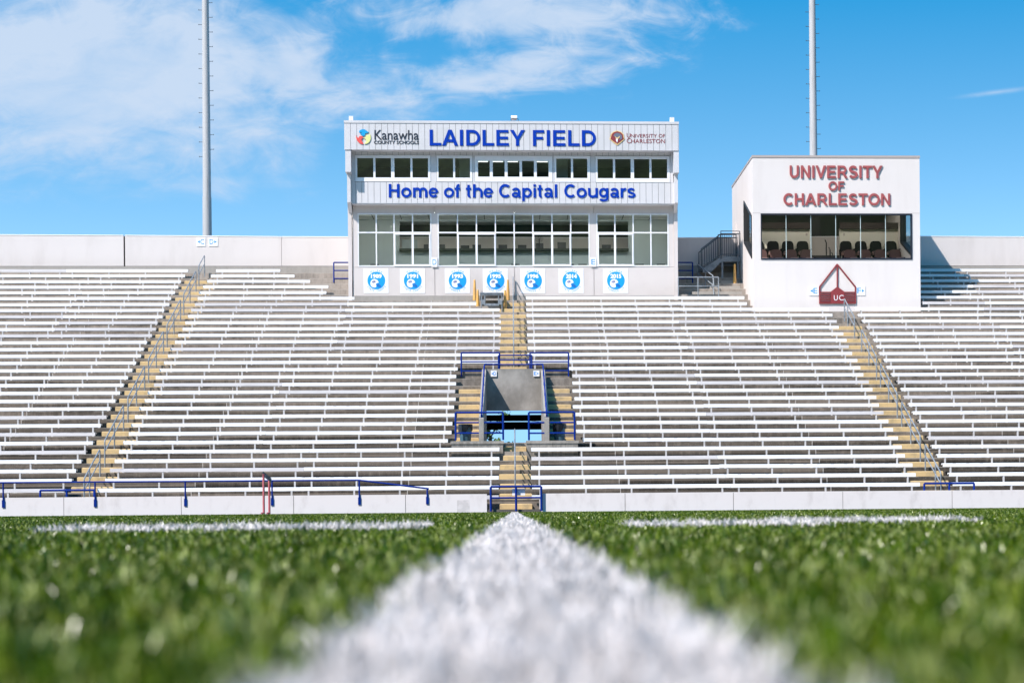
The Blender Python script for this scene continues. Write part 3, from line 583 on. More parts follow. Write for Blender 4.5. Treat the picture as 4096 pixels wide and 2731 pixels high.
# ---------------------------------------------------------------- grey handrails
def handrail(xc, ids, label, tops, group, loop=True):
    """pipe rail up the middle of a stairway: ids = treads of its posts, highest first"""
    t = thing('handrail', (xc, by(ids[-1]), tz(ids[-1])), label, 'handrail', group)
    P = [(xc, ry(i + 1) - .17, tz(i) + .15) for i in ids]; Hh = .92
    hi, lo = P[0], P[-1]
    rail = MB(); rail.tube([(xc, hi[1] + .02, hi[2] + Hh - .10), (xc, hi[1], hi[2] + Hh - .02), (xc, hi[1] - .06, hi[2] + Hh), (xc, lo[1] + .05, lo[2] + Hh + .03), (xc, lo[1], lo[2] + Hh - .04), (xc, lo[1], lo[2] + Hh - .2)], .024)
    obj('top_rail', rail, m_galv, t, smooth_=True)
    mid = MB(); mid.tube([(xc, hi[1], hi[2] + Hh * .62), (xc, lo[1], lo[2] + Hh * .62)], .02); obj('mid_rail', mid, m_galv, t, smooth_=True)
    for p in P:
        s = (p[1] - lo[1]) / (hi[1] - lo[1]); zt = lo[2] + Hh + (hi[2] - lo[2]) * s - .03
        w = MB(); w.tube([(xc, p[1], p[2] - .01), (xc, p[1], zt)], .024); obj('post', w, m_galv, t, smooth_=True)
CNT = ['lowest', 'second', 'third', 'fourth', 'fifth', 'sixth', 'seventh', 'eighth']
for k, ids in enumerate(((3, 1, 0), (8, 6, 4), (13, 11, 9), (18, 16, 14), (23, 21, 19), (28, 26, 24), (31, 29))):
    handrail(-13.58, ids, 'grey pipe handrail on the left stairway, %s from the bottom' % (CNT[k] + (' one' if k else ' section')), None, 'handrails on the left stairway')
for k, ids in enumerate(((3, 1, 0), (8, 6, 4), (13, 11, 9), (18, 16, 14), (23, 22, 20))):
    handrail(13.84, ids, 'grey pipe handrail on the right stairway, %s from the bottom' % (CNT[k] + (' one' if k else ' section')), None, 'handrails on the right stairway')
for k, ids in enumerate(((18, 17, 16), (23, 21, 19), (27, 26, 24))):
    handrail(0.02, ids, 'grey pipe handrail on the upper middle stairway, %s from the bottom' % (CNT[k] + (' one' if k else ' section')), None, 'handrails on the middle stairway')
handrail(0.03, (5, 3, 1), 'grey pipe handrail on the short middle stairway below the portal', None, 'handrails on the middle stairway')
# ---------------------------------------------------------------- blue rails
def railing(name, label, rails, posts, mat, rad=.028, group=None, extra=None):
    p0 = rails[0][0]; t = thing(name, p0, label, 'railing', group)
    for k, p in enumerate(rails):
        w = MB(); w.tube(p, rad if k == 0 else rad * .85); obj('top_rail' if k == 0 else 'rail', w, mat, t, smooth_=True)
    for p in posts:
        w = MB(); w.tube(p, rad); obj('post', w, mat, t, smooth_=True)
    return t
def rect_rail(name, label, pxs, Y, ys, ybase, mat=None, rad=.028, group=None, cx=None):
    """railing in one plane at distance Y: posts at columns pxs, rails at heights ys (measured at the first column)"""
    X = [at(p, ys[0], Y)[0] for p in pxs]; Z = [at(pxs[0], y, Y)[1] for y in ys]; zb = at(pxs[0], ybase, Y)[1]
    return railing(name, label, [[(X[0], Y, z), (X[-1], Y, z)] for z in Z], [[(x, Y, zb), (x, Y, Z[0])] for x in X], mat or m_blue, rad, group)
BG = 'blue guard rails around the portal'
rect_rail('guard_rail', 'blue three-bar guard rail on the left of the landing, bin behind it', (1822, 2012), 64.32, (1650, 1690, 1732), 1760, rad=.034, group=BG)
rect_rail('guard_rail', 'blue three-bar guard rail on the right of the landing, bin behind it', (2115, 2298), 64.32, (1649, 1690, 1732), 1760, rad=.034, group=BG)
rect_rail('guard_rail', 'blue three-bar rail at upper left of the portal in front of benches', (1845, 1998), 71.72, (1411, 1447, 1484), 1507, rad=.03, group=BG)
rect_rail('guard_rail', 'blue three-bar rail at upper right of the portal in front of benches', (2120, 2274), 71.72, (1411, 1447, 1483), 1506, rad=.03, group=BG)
rect_rail('guard_rail', 'narrow blue rail closing the upper middle stairway above the headwall', (1994, 2127), 71.70, (1421, 1440), 1492, rad=.028, group=BG)
zh = 5.44; xl, xr = -1.10, 1.13
sl_pts = lambda x: [(x, 71.35, zh + .28), (x, 64.62, 3.29 + .27), (x, 64.42, 3.32), (x, 64.40, 3.20)]
railing('guard_rail', 'blue pipe rail over the headwall and down both sloping portal walls', [[(xl, 64.40, 3.20), (xl, 64.42, 3.32), (xl, 64.75, 3.34 + .12), (xl, 71.45, zh + .12), (xl + .02, 71.47, zh + .15), (xr - .02, 71.47, zh + .15), (xr, 71.45, zh + .12), (xr, 64.75, 3.46), (xr, 64.42, 3.32), (xr, 64.40, 3.20)]],
        [[(x, y, 3.20 + (y - 64.28) * .3055 - .02), (x, y, 3.46 + (y - 64.75) * .3063 - .12 + .12)] for x in (xl, xr) for y in (65.9, 67.4, 69.0, 70.4)], m_blue, .03, BG)
gate = rect_rail('gate_rail', 'blue gate rail across the gap in the front wall with a white notice', (1963, 2064, 2165), 59.22, (1946, 1991), 2044, rad=.036)
w = MB(); prect(w, 2049, 1952, 2100, 1980, 59.30, .006); tag(obj('notice', w, m_white, None, (0, 59.3, .5)), 'blank white notice hung behind the blue gate rail', 'notice')
xs_ = [12.6, 380, 741, 1088, 1437, 1709]; Y = 59.283
pts = [(-24, 1936)] ; zr = [at(p, y, Y) for p, y in ((12.6, 1930), (380, 1927), (741, 1925), (1088, 1922), (1437, 1920), (1709, 1953))]
t = thing('field_rail', (zr[2][0], Y, .5), 'long blue rail bolted to the left front wall with its end sloping down', 'railing')
w = MB(); w.tube([(zr[0][0] - 3.0, Y, zr[0][1])] + [(x, Y, z) for x, z in zr] + [(zr[-1][0] + .05, Y, zr[-1][1] - .01)], .027); obj('top_rail', w, m_blue, t, smooth_=True)
for x, z in zr + [(zr[0][0] - 2.93, zr[0][1])]:
    w = MB(); w.tube([(x, Y, .50), (x, Y, z)], .026); obj('post', w, m_blue, t, smooth_=True)
    w = MB(); w.box(x - .042, x + .042, Y - .012, FWY - .002, .27, .50); obj('post_sleeve', w, m_blue, t)
def short_rail(px, Y, yt, label):
    Z = at(px[0], yt, Y)[1]; X = [at(p, yt, Y)[0] for p in px]; g = tz(0)
    railing('guard_rail', label, [[(X[0], Y, Z), (X[-1], Y, Z)]], [[(x, Y, g), (x, Y, Z)] for x in X], m_blue, .034)
short_rail((161, 267, 377), 59.60, 1961, 'short blue rail at the foot of the left stairway behind the wall')
short_rail((3697, 3797, 3896), 59.60, 1933, 'short blue rail at the foot of the right stairway behind the wall')
rect_rail('guard_rail', 'blue rail beside the left end wall of the press box', (1335, 1420), 83.2, (1050, 1082, 1114), 1131, rad=.03)
rect_rail('guard_rail', 'blue rail beside the right end wall of the press box', (2690, 2770), 83.2, (1050, 1082, 1114), 1132, rad=.03)
rect_rail('guard_rail', 'grey two-bar pipe rail between the press box and the suite stairs', (2713, 2792, 2874), 80.5, (1109, 1145), 1210, m_galv, .025)
ids = [(9.05, 83.3, tz(30)), (8.92, 81.2, tz(27))]
t = thing('handrail', (9.0, 82, tz(28)), 'grey pipe handrail on the plain concrete stairs by the suite', 'handrail')
for k, (h0, h1) in enumerate(((.95, .95), (.55, .55))):
    w = MB(); w.tube([(8.25, 83.6, tz(30) + h0 + .05), (8.72, 81.4, tz(27) + h1 + .25), (8.74, 81.2, tz(27) + h1 - .2)], .025); obj('top_rail' if k == 0 else 'mid_rail', w, m_galv, t, smooth_=True)
for p, q in (((8.27, 83.5, tz(30)), .95), ((8.50, 82.4, tz(29)), .8), ((8.73, 81.35, tz(27)), 1.15)):
    w = MB(); w.tube([p, (p[0], p[1], p[2] + q)], .025); obj('post', w, m_galv, t, smooth_=True)
# ---------------------------------------------------------------- press box
YL, YU, YF = 80.85, 80.38, 79.88          # lower wall, upper wall, roof fascia planes
def zy(py, Y, px=2058): return at(px, py, Y)[1]
def xx(px, Y, py=800): return at(px, py, Y)[0]
PB = thing('press_box', (xx(2055, YL), YL, tz(27)), 'grey two-storey press box with blue lettering on top of the stands', 'press box')
xl0, xr0 = xx(1393, YL, 1000), xx(2711, YL, 1000)
zb, z_gl0, z_gl1, z_soff, z_w0, z_w1, z_f0, z_f1 = zy(1190, YL), zy(1066, YL), zy(855, YL), zy(815, YU), zy(728, YU), zy(621, YU), zy(601, YF), zy(485, YF)
YB = 87.5
w = MB()
w.box(xl0, xl0 + .16, YL - .06, YB, zb - 1.2, z_f0 + .3); w.box(xr0 - .16, xr0, YL - .06, YB, zb - 1.2, z_f0 + .3)     # end walls
w.box(xl0 + .16, xr0 - .16, YB - .2, YB, zb - 1.2, z_f0 + .3)                                                     # rear wall
obj('wall', w, m_panel, PB)
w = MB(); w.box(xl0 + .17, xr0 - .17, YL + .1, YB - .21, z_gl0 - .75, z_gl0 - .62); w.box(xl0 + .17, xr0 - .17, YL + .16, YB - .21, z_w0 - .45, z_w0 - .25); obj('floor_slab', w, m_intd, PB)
# lower storey wall: base panels with joints, pilasters, head beam
def pr(mb, a, b, c, d, Y, dep): mb.box(xx(a, Y, 800), xx(c, Y, 800), Y, Y + dep, zy(d, Y), zy(b, Y))
for a, b in ((1410, 1736), (1738, 2055), (2057, 2372.5), (2374.5, 2694)):
    w = MB(); pr(w, a, 1069, b, 1182, YL, .14); obj('base_panel', w, m_panel, PB)
w = MB(); pr(w, 1410, 1182.3, 2694, 1212, YL - .03, .2); obj('base_curb', w, m_conc2, PB)
w = MB(); pr(w, 1410, 1060, 2694, 1200, YL + .05, .07); pr(w, 1410, 815, 2694, 850, YL + .16, .06); obj('wall_backing', w, m_panel, PB)
for a, b in ((1411, 1736), (1738, 2056), (2058, 2372), (2374, 2696)):
    w = MB(); pr(w, a, 818, b, 853, YL, .14); obj('head_beam', w, m_panel, PB)
for a, b in ((1410, 1429), (1725, 1749), (2358, 2384), (2674, 2694)):
    w = MB(); pr(w, a, 853.5, b, 1068, YL, .14); obj('pilaster', w, m_panel, PB)
# end fins that step out under the roof
def fin(xa, xb):
    z695, z812, z853 = zy(697, YU), z_soff, zy(853, YL)
    w = MB(); w.prism_x([(YL + .3, z853), (YL + .3, z_f0), (YF + .04, z_f0), (YF + .04, z695 + .02)] + [(YU - .22, z695), (YU - .22, z812 + .02), (YL - .062, z853)], xa, xb)
    return w
obj('end_fin', fin(xx(1389, YU - .2), xx(1403, YU - .2)), m_clad, PB); obj('end_fin', fin(xx(2698, YU - .2), xx(2712, YU - .2)), m_clad, PB)
for a, b in ((1382, 1404.5), (2696, 2717)):
    w = MB(); w.box(xx(a, YF), xx(b, YF), YF + .03, YU + .3, zy(697, YU), z_f0 - .002); obj('fin_cover', w, m_clad, PB)
# soffits and roof
w = MB(); w.box(xx(1407, YU), xx(2696, YU), YU + .02, YL + .3, z_soff - .02, z_soff + .03); w.box(xx(1407, YF), xx(2696, YF), YF + .03, YU + .3, z_f0 + .005, z_f0 + .06); obj('soffit', w, m_clad, PB)
w = MB(); w.box(xx(1379, YF), xx(2717, YF), YF + .1, YB + .1, z_f0 + .07, z_f1 - .12); w.box(xx(1379, YF), xx(2717, YF), YF + .08, YB + .1, z_f1 - .119, z_f1 - .04); obj('roof', w, m_clad, PB)
w = MB(); w.box(xx(1378, YF), xx(2718, YF), YF - .02, YF + .08, zy(495, YF), z_f1); obj('roof_coping', w, m_clad, PB)
def boards(name, px0, px1, py0, py1, Y, dep, first, pitch=24.72, skip=()):
    t = MB(); bk_ = MB(); xs = [px0]; p = first
    while p < px1 - 2: xs.append(p); p += pitch
    xs.append(px1)
    z1, z0 = zy(py0, Y), zy(py1, Y)
    for a, b in zip(xs[:-1], xs[1:]):
        xa, xb = xx(a, Y), xx(b, Y); t.box(xa + .007, xb - .007, Y, Y + dep * .4, z0, z1)
    bk_.box(xx(px0, Y) + .01, xx(px1, Y) - .01, Y + dep * .42, Y + dep, z0 + .004, z1 - .004)
    o = obj(name, t, m_clad, PB); obj('cladding_backing', bk_, M('cladding_groove', (0.16, 0.16, 0.17), 0.7), PB); return o
boards('roof_fascia', 1378.3, 2717.7, 495, 601, YF, .07, 1404.5)
boards('cladding', 1402, 2699, 729.5, 814, YU, .07, 1422.5)
boards('cladding', 1402, 2699, 604, 622, YU, .07, 1422.5)
for a, b in ((1404, 1421.5), (1724, 1746.5), (1890.5, 1899.5), (2211.5, 2217.5), (2362.5, 2382), (2681, 2694)):
    w = MB(); pr(w, a, 622.5, b, 729, YU + .004, .08); obj('window_pier', w, m_clad, PB)
# windows
def window(px0, py0, px1, py1, Y, panes, transom=None, sashes=(), frame=5.5, sill=0, mat=m_glassd, tall=None, mull=4.5):
    """frame with bars where the panes leave gaps; panes = list of (px0, px1)"""
    f = MB(); d = .09; y0 = Y - .015
    pr(f, px0, py0, px1, py0 + frame, y0, d); pr(f, px0, py1 - frame - sill, px1, py1, y0, d)
    top, bot = py0 + frame, py1 - frame - sill; edges = [px0] + [e for p in panes for e in p] + [px1]
    for a, b in zip(edges[0::2], edges[1::2]): pr(f, a, top + .2, b, bot - .2, y0 + .004, d - .008)
    if transom:
        for a, b in panes: pr(f, a, transom - 2.6, b, transom + 2.6, y0 + .008, d - .016)
    o = obj('window', f, m_wht, PB)
    g = MB(); xa, xb, za, zc_ = xx(px0 + 2, Y), xx(px1 - 2, Y), zy(py1 - 2, Y), zy(py0 + 2, Y); g.add([(xa, Y + .03, za), (xb, Y + .03, za), (xb, Y + .03, zc_), (xa, Y + .03, zc_)], [(0, 1, 2, 3)]); obj('pane', g, mat, o)
    for (a, b, ta, tb, bars, th, ths) in sashes:
        s_ = MB(); y1 = y0 - .02
        pr(s_, a, ta, b, ta + th, y1, d * .7); pr(s_, a, tb - ths, b, tb, y1, d * .7)
        for c0, c1 in bars: pr(s_, c0, ta + th + .2, c1, tb - ths - .2, y1 + .003, d * .6)
        obj('sash', s_, m_wht, o)
    return o
Z2 = lambda x: 1340 + x / 3.5636
Z3 = lambda x: 1960 + x / 2.94
Z4 = lambda x: 1340 + x / 3.267
Z5 = lambda x: 2020 + x / 2.94
window(1422, 623, 1723, 727.5, YU, [(Z2(320), Z2(550)), (Z2(580), Z2(803)), (Z2(850), Z2(1078)), (Z2(1108), Z2(1330))], frame=11, sill=5)
window(1747.5, 623, 1889.5, 727.5, YU, [(Z2(1478), Z2(1688)), (Z2(1716), Z2(1928))], frame=11, sill=5)
window(1900.5, 623, 2210.5, 728, YU, [(1913, 1960), (1972, 2019.5), (Z3(210), Z3(350)), (Z3(380), Z3(520)), (Z3(553), Z3(692))], frame=20.5, sill=0)
window(2218.5, 623, 2361.5, 728, YU, [(Z3(782), Z3(955)), (Z3(980), Z3(1148))], frame=11, sill=5)
window(2383, 624, 2680, 728.5, YU, [(Z3(1268), Z3(1450)), (Z3(1475), Z3(1658)), (Z3(1697), Z3(1878)), (Z3(1902), Z3(2087))], frame=11, sill=5)
def lower(px0, px1, mull, slid):
    e = [px0 + 4.5] + mull + [px1 - 4.5]; pn = [(a + (2.4 if k else 0), b - (2.4 if k < len(e) - 2 else 0)) for k, (a, b) in enumerate(zip(e[:-1], e[1:]))]
    sh = []
    for k in slid:
        a, m, b = e[k], e[k + 1], e[k + 2]
        sh.append((a, b, 933.5, 1064.5, [(a, a + 5), (m - 4, m + 4), (b - 5, b)], 5, 7.5))
    window(px0, 854, px1, 1067, YL, pn, 930.5, sh, frame=4.5, mat=m_glass)
lower(1429.5, 1724.5, [Z4(535), Z4(768), Z4(1010)], [2])
lower(1749.5, 2357.5, [Z4(1597), Z4(1845), Z4(2093), 2055.5, Z5(325), Z5(550), Z5(770)], [1, 5])
lower(2384.5, 2673.5, [Z5(1290), Z5(1505), Z5(1712)], [0])
# lettering on the bands
def lettering(body, a, b, c, d, Y, dep, mat, bold=.0, parent=PB):
    w = MB(); text_px(w, body, a, b, c, d, Y, dep, bold); return obj('lettering', w, mat, parent)
def sign_letters(body, a, b, c_, d, Y, dep, mat, parent):
    for k in range(len(body.split())):
        w = MB(); bold_text(w, body, a, b, c_, d, Y, dep, k); obj('lettering', w, mat, parent)
sign_letters('LAIDLEY FIELD', 1718.5, 521, 2383, 584, YF - .004, .02, m_lblue, PB)
sign_letters('Home of the Capital Cougars', 1555, 737, 2542, 806, YU - .004, .02, m_lblue, PB)
lettering('Kanawha', Z2(562), 521, Z2(1192), 560, YF - .004, .012, m_ink, .005)
lettering('COUNTY SCHOOLS', Z2(556), 563.5, Z2(1195), 577, YF - .004, .012, m_ink, .012)
lettering('U', Z3(1608), 533.5, Z3(1650), 551, YF - .004, .006, m_maroon2, 0); lettering('NIVERSITY', Z3(1655), 537, Z3(1962), 551, YF - .004, .006, m_maroon2, 0); lettering('OF', Z3(1984), 537, Z3(2058), 551, YF - .004, .006, m_maroon2, 0)
lettering('C', Z3(1608), 553.5, Z3(1655), 574, YF - .004, .006, m_maroon2, 0); lettering('HARLESTON', Z3(1660), 557, Z3(2058), 573.5, YF - .004, .006, m_maroon2, 0)
def poly_px(mb, pts, Y, dep, f): mb.prism_y([at(*f(x, y), Y) for x, y in pts], Y - dep, Y)
f2 = lambda x, y: (1340 + x / 3.5636, 440 + y / 3.5636)
f3 = lambda x, y: (1960 + x / 2.94, 440 + y / 2.94)
EM = thing('round_emblem', (*[(lambda q: (q[0], YF - .01))(at(*f2(400, 380), YF))][0], zy(547, YF)), 'round blue, red and yellow swirl emblem beside the Kanawha lettering', 'emblem')
for nm, mt, pts in (('blue_shape', m_sky, [(342, 318), (350, 296), (375, 283), (402, 277), (428, 282), (440, 296), (450, 296), (456, 308), (478, 316), (474, 330), (448, 332), (434, 338), (428, 360), (412, 376), (384, 370), (374, 352), (360, 345), (378, 334), (386, 322), (372, 318), (356, 328)]),
                    ('red_shape', m_red, [(299, 358), (312, 392), (338, 402), (346, 380), (368, 374), (392, 382), (402, 398), (384, 410), (376, 430), (390, 456), (408, 490), (380, 488), (348, 474), (320, 446), (304, 408)]),
                    ('yellow_shape', m_yell, [(404, 402), (440, 396), (436, 372), (452, 364), (478, 368), (488, 340), (502, 352), (510, 384), (508, 420), (494, 452), (470, 476), (440, 487), (420, 487), (442, 462), (448, 436), (430, 414)])):
    w = MB(); poly_px(w, pts[::-1], YF - .004, .03, f2); obj(nm, w, mt, EM)
EG = thing('shield_emblem', (at(*f3(1495, 330), YF)[0], YF - .01, zy(552, YF)), 'gold edged maroon and grey shield emblem beside the small maroon lettering', 'emblem')
for nm, mt, dep, pts in (('rim', m_gold, .02, [(1495, 245), (1540, 258), (1570, 285), (1576, 315), (1583, 345), (1540, 385), (1497, 418), (1452, 385), (1405, 345), (1415, 312), (1420, 285), (1450, 258)]),
                        ('shield_field', m_maroon2, .026, [(1495, 254), (1538, 268), (1562, 292), (1566, 318), (1574, 342), (1535, 374), (1496, 402), (1455, 374), (1418, 344), (1425, 314), (1430, 290), (1454, 267)]),
                        ('crest', m_grey, .032, [(1493, 272), (1525, 280), (1548, 300), (1554, 340), (1535, 352), (1522, 362), (1526, 322), (1510, 332), (1497, 328), (1478, 328), (1450, 304), (1466, 282)]),
                        ('eye_mark', m_gold, .038, [(1466, 306), (1484, 326), (1506, 328), (1520, 308), (1526, 322), (1508, 342), (1480, 338)]), ('beak', m_white, .044, [(1480, 342), (1504, 342), (1500, 372), (1494, 388), (1482, 362)])):
    w = MB(); poly_px(w, pts[::-1], YF - .004, dep, f3); obj(nm, w, mt, EG)
# rooms behind the glass
w = MB(); w.box(xl0 + .17, xr0 - .17, YL + .14, YB - .22, z_gl1 + .15, z_gl1 + .19); w.box(xl0 + .17, xr0 - .17, YU + .2, YB - .22, z_w1 + .05, z_w1 + .1); obj('ceiling', w, m_ceil, PB)
gr = MB()
x = xl0 + .9
while x < xr0 - .3: gr.box(x, x + .03, YL + .2, YL + 3.2, z_gl1 + .14, z_gl1 + .148); x += 1.22
for y in (YL + .9, YL + 1.9, YL + 2.9): gr.box(xl0 + .2, xr0 - .2, y, y + .03, z_gl1 + .141, z_gl1 + .149)
obj('ceiling_grid', gr, m_intd, PB)
YP = YL + 2.6
for k in range(9):
    w = MB(); x = xl0 + 1.1 + k * (xr0 - xl0 - 2.2) / 8; w.box(x - .45, x + .45, YL + .28, YL + .62, z_gl1 + .135, z_gl1 + .149); obj('ceiling_light', w, m_lamp2, PB)
pz0, pz1 = zy(1006, YP), zy(886, YP); xo0, xo1 = xx(Z4(842), YP, 900), xx(Z5(1448), YP, 900)
w = MB(); w.box(xl0 + .17, xr0 - .17, YP, YP + .1, z_gl0 - .62, pz0); w.box(xl0 + .17, xo0, YP, YP + .1, pz0 + .001, z_gl1 + .149); w.box(xo1, xr0 - .17, YP, YP + .1, pz0 + .001, z_gl1 + .149); w.box(xo0 + .001, xo1 - .001, YP, YP + .1, pz1, z_gl1 + .149)
obj('partition', w, m_int, PB)
w = MB(); w.box(xo0, xo1, YP - .25, YP + .5, pz0 + .003, pz0 + .10); obj('counter', w, m_intd, PB)
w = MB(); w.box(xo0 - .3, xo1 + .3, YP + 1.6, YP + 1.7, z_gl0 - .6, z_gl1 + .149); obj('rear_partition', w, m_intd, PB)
# upper rooms: dark rear wall, pale cross walls, lamps
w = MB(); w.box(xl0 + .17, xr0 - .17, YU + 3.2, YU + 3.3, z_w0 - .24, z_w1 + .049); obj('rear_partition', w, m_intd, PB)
for a, b in ((1838, 1892), (2222, 2272)):
    w = MB(); w.box(xx(a, YU + 1), xx(b, YU + 1), YU + 1.0, YU + 1.06, z_w0 - .24, z_w1 + .049); obj('cross_wall', w, m_int, PB)
for px in (1925, 1985, 2045, 2165):
    w = MB(); x = xx(px, YU + 1.5); w.box(x - .22, x + .3, YU + 1.2, YU + 1.8, z_w1 + .03, z_w1 + .048); obj('ceiling_light', w, m_lamp, PB)
# things on the counter and chairs by the glass
zc = pz0 + .10
for (a, b, h, lab) in ((Z4(1160), Z4(1222), .14, 'dark low monitor on the counter behind the first window group'), (Z4(1365), Z4(1438), .14, 'dark low monitor at the left edge of the middle windows'), (Z4(1645), Z4(1755), .10, 'flat dark laptop left of the tilted one inside the press box'), (Z4(1795), Z4(1908), .13, 'dark laptop behind the first sliding sash of the middle windows'),
                       (Z4(2135), Z4(2250), .13, 'dark laptop with pale edge near the centre of the press box'), (Z5(150), Z5(252), .12, 'dark laptop just right of the press box centre'), (Z5(365), Z5(452), .2, 'dark box shaped monitor below the fan inside'), (Z5(618), Z5(718), .24, 'large dark monitor beside the right sliding sash'), (Z5(1140), Z5(1245), .13, 'dark laptop inside the right hand window group')):
    Yc = YP - .1; xa, xb = xx(a, Yc, 980), xx(b, Yc, 980)
    t = thing('monitor', ((xa + xb) / 2, Yc, zc), lab, 'monitor', 'screens on the press box counter')
    w = MB(); w.prism_x([(Yc - .02, zc + .02), (Yc + .02, zc + .02), (Yc + .06, zc + h + .06), (Yc + .03, zc + h + .06)], xa, xb); obj('screen', w, m_black, t)
    w = MB(); w.box((xa + xb) / 2 - .08, (xa + xb) / 2 + .08, Yc - .08, Yc + .08, zc + .001, zc + .018); obj('foot', w, m_black, t)
w = MB(); xa, xb = xx(Z4(872), YP + .3, 970), xx(Z4(1078), YP + .3, 970); w.box(xa, xb, YP + .28, YP + .32, zy(996, YP), zy(955, YP)); tag(obj('whiteboard', w, M('board_grey', (.36, .40, .41), .6), None, (xa, YP + .28, zc)), 'pale whiteboard standing on the counter behind the first windows', 'whiteboard')
t = thing('pedestal_fan', (xx(Z5(400), YP - .1), YP - .1, zc + .2), 'round dark fan behind a sliding sash in the press box', 'fan'); w = MB(); fx, fz = xx(Z5(402), YP - .1, 955), zy(955, YP - .1)
for rr in (.07, .12, .17): w.tube([(fx + rr * math.cos(a), YP - .16, fz + rr * math.sin(a)) for a in [2 * math.pi * k / 16 for k in range(17)]], .006, 5)
for k in range(8): w.tube([(fx, YP - .16, fz), (fx + .17 * math.cos(k * .785), YP - .16, fz + .17 * math.sin(k * .785))], .005, 4)
obj('grille', w, m_black, t); w = MB(); w.tube([(fx, YP - .1, zc + .001), (fx, YP - .1, fz)], .02); obj('stand', w, m_black, t)
chs = ((Z4(462), Z4(572), 'dark office chair back behind the left glass near the sunlit strip'), (Z4(2302), Z4(2400), 'dark office chair back at the middle of the lower windows'), (Z5(72), Z5(172), 'dark office chair back just right of the middle mullion'), (Z5(715), Z5(812), 'dark office chair back half hidden by the right sash'), (Z5(862), Z5(960), 'dark office chair back below the last middle pane'), (Z5(1535), Z5(1632), 'dark office chair back under the pale right hand wall'), (Z5(1785), Z5(1885), 'dark office chair back in the far right lower pane'))
for a, b, lab in chs:
    Yc = YL + .75; xa, xb = xx(a, Yc, 1055), xx(b, Yc, 1055); zt = zy(1056, Yc); zf = z_gl0 - .62
    t = thing('office_chair', ((xa + xb) / 2, Yc, zf), lab, 'chair', 'office chairs inside the press box')
    w = MB(); w.box(xa, xb, Yc, Yc + .05, zt - .42, zt); obj('backrest', w, m_black, t); w = MB(); w.box(xa, xb, Yc - .42, Yc + .02, zt - .55, zt - .48); obj('seat', w, m_black, t)
    w = MB(); w.tube([((xa + xb) / 2, Yc - .2, zf + .001), ((xa + xb) / 2, Yc - .2, zt - .55)], .04); obj('base', w, m_black, t)
# banners
def banner(px, year, low, lab):
    Y = YL - .004; pyc = 1122.5; x0, x1 = at(px, pyc, Y)[0], at(px + 99, pyc, Y)[0]; z0, z1 = at(px + 49, 1172.5, Y)[1], at(px + 49, 1074, Y)[1]; s = x1 - x0; cx, cz = (x0 + x1) / 2, z0 + (z1 - z0) * .5 + .0
    t = thing('banner', (cx, Y, z0), lab, 'banner', 'square banners under the press box windows')
    w = MB(); w.box(x0, x1, Y - .008, Y, z0, z1); obj('sheet', w, m_white, t)
    w = MB(); disc(w, cx + .01 * s, cz + .01 * s, .36 * s, Y - .009, .003); obj('disc', w, m_cyan, t)
    w = MB(); text_fit(w, year, cx - .21 * s, cx + .23 * s, cz + .10 * s, cz + .275 * s, Y - .0125, .003, .05); obj('year_lettering', w, m_white, t)
    w = MB(); text_arc(w, 'WV AAA', cx + .01 * s, cz + .01 * s, .375 * s, math.radians(121), math.radians(58), .085 * s, Y - .009, .003, True, .0)
    if low == 'STATE CHAMPS': text_arc(w, low, cx + .01 * s, cz + .01 * s, .375 * s, math.radians(216), math.radians(325), .085 * s, Y - .009, .003, False, .0)
    else: text_arc(w, low, cx + .01 * s, cz + .01 * s, .375 * s, math.radians(225), math.radians(316), .085 * s, Y - .009, .003, False, .0)
    obj('lettering', w, m_cyan, t)
    h = [(-.235, -.09), (-.20, .01), (-.13, .065), (-.04, .075), (.05, .03), (.10, -.055), (.10, -.075), (.02, -.10), (-.02, -.14), (.01, -.20), (-.005, -.255), (-.07, -.275), (-.16, -.25), (-.215, -.19)]
    w = MB(); w.prism_y([(cx + (a) * s, cz + b * s) for a, b in h[::-1]], Y - .017, Y - .0125); obj('helmet_shape', w, m_white, t)
    w = MB()
    for seg in (((.02, -.13), (.14, -.17), (.18, -.20)), ((.01, -.17), (.10, -.20), (.18, -.20)), ((.18, -.20), (.17, -.25), (.08, -.24), (.02, -.19)), ((.08, -.11), (.12, -.16))): w.tube([(cx + a * s, Y - .017, cz + b * s) for a, b in seg], .007 * s, 5)
    for seg in (((-.17, -.04), (-.10, .0), (-.03, -.0)), ((-.16, -.07), (-.09, -.03), (-.03, -.03)), ((-.12, -.09), (-.06, -.05), (-.02, -.06))): w.tube([(cx + a * s, Y - .018, cz + b * s) for a, b in seg], .009 * s, 5)
    obj('helmet_marks', w, m_navy, t)
for px, yr, lo, n in ((1455, '1989', 'STATE CHAMPS', 'state champs'), (1600.5, '1991', 'STATE CHAMPS', 'state champs'), (1780, '1993', 'RUNNER UP', 'runner up'), (1932, '1995', 'STATE CHAMPS', 'state champs'), (2082, '1996', 'RUNNER UP', 'runner up'), (2235, '2014', 'STATE CHAMPS', 'state champs'), (2413, '2015', 'RUNNER UP', 'runner up')):
    banner(px, yr, lo, 'square white banner with blue disc, helmet and %s %s lettering' % (yr, n))
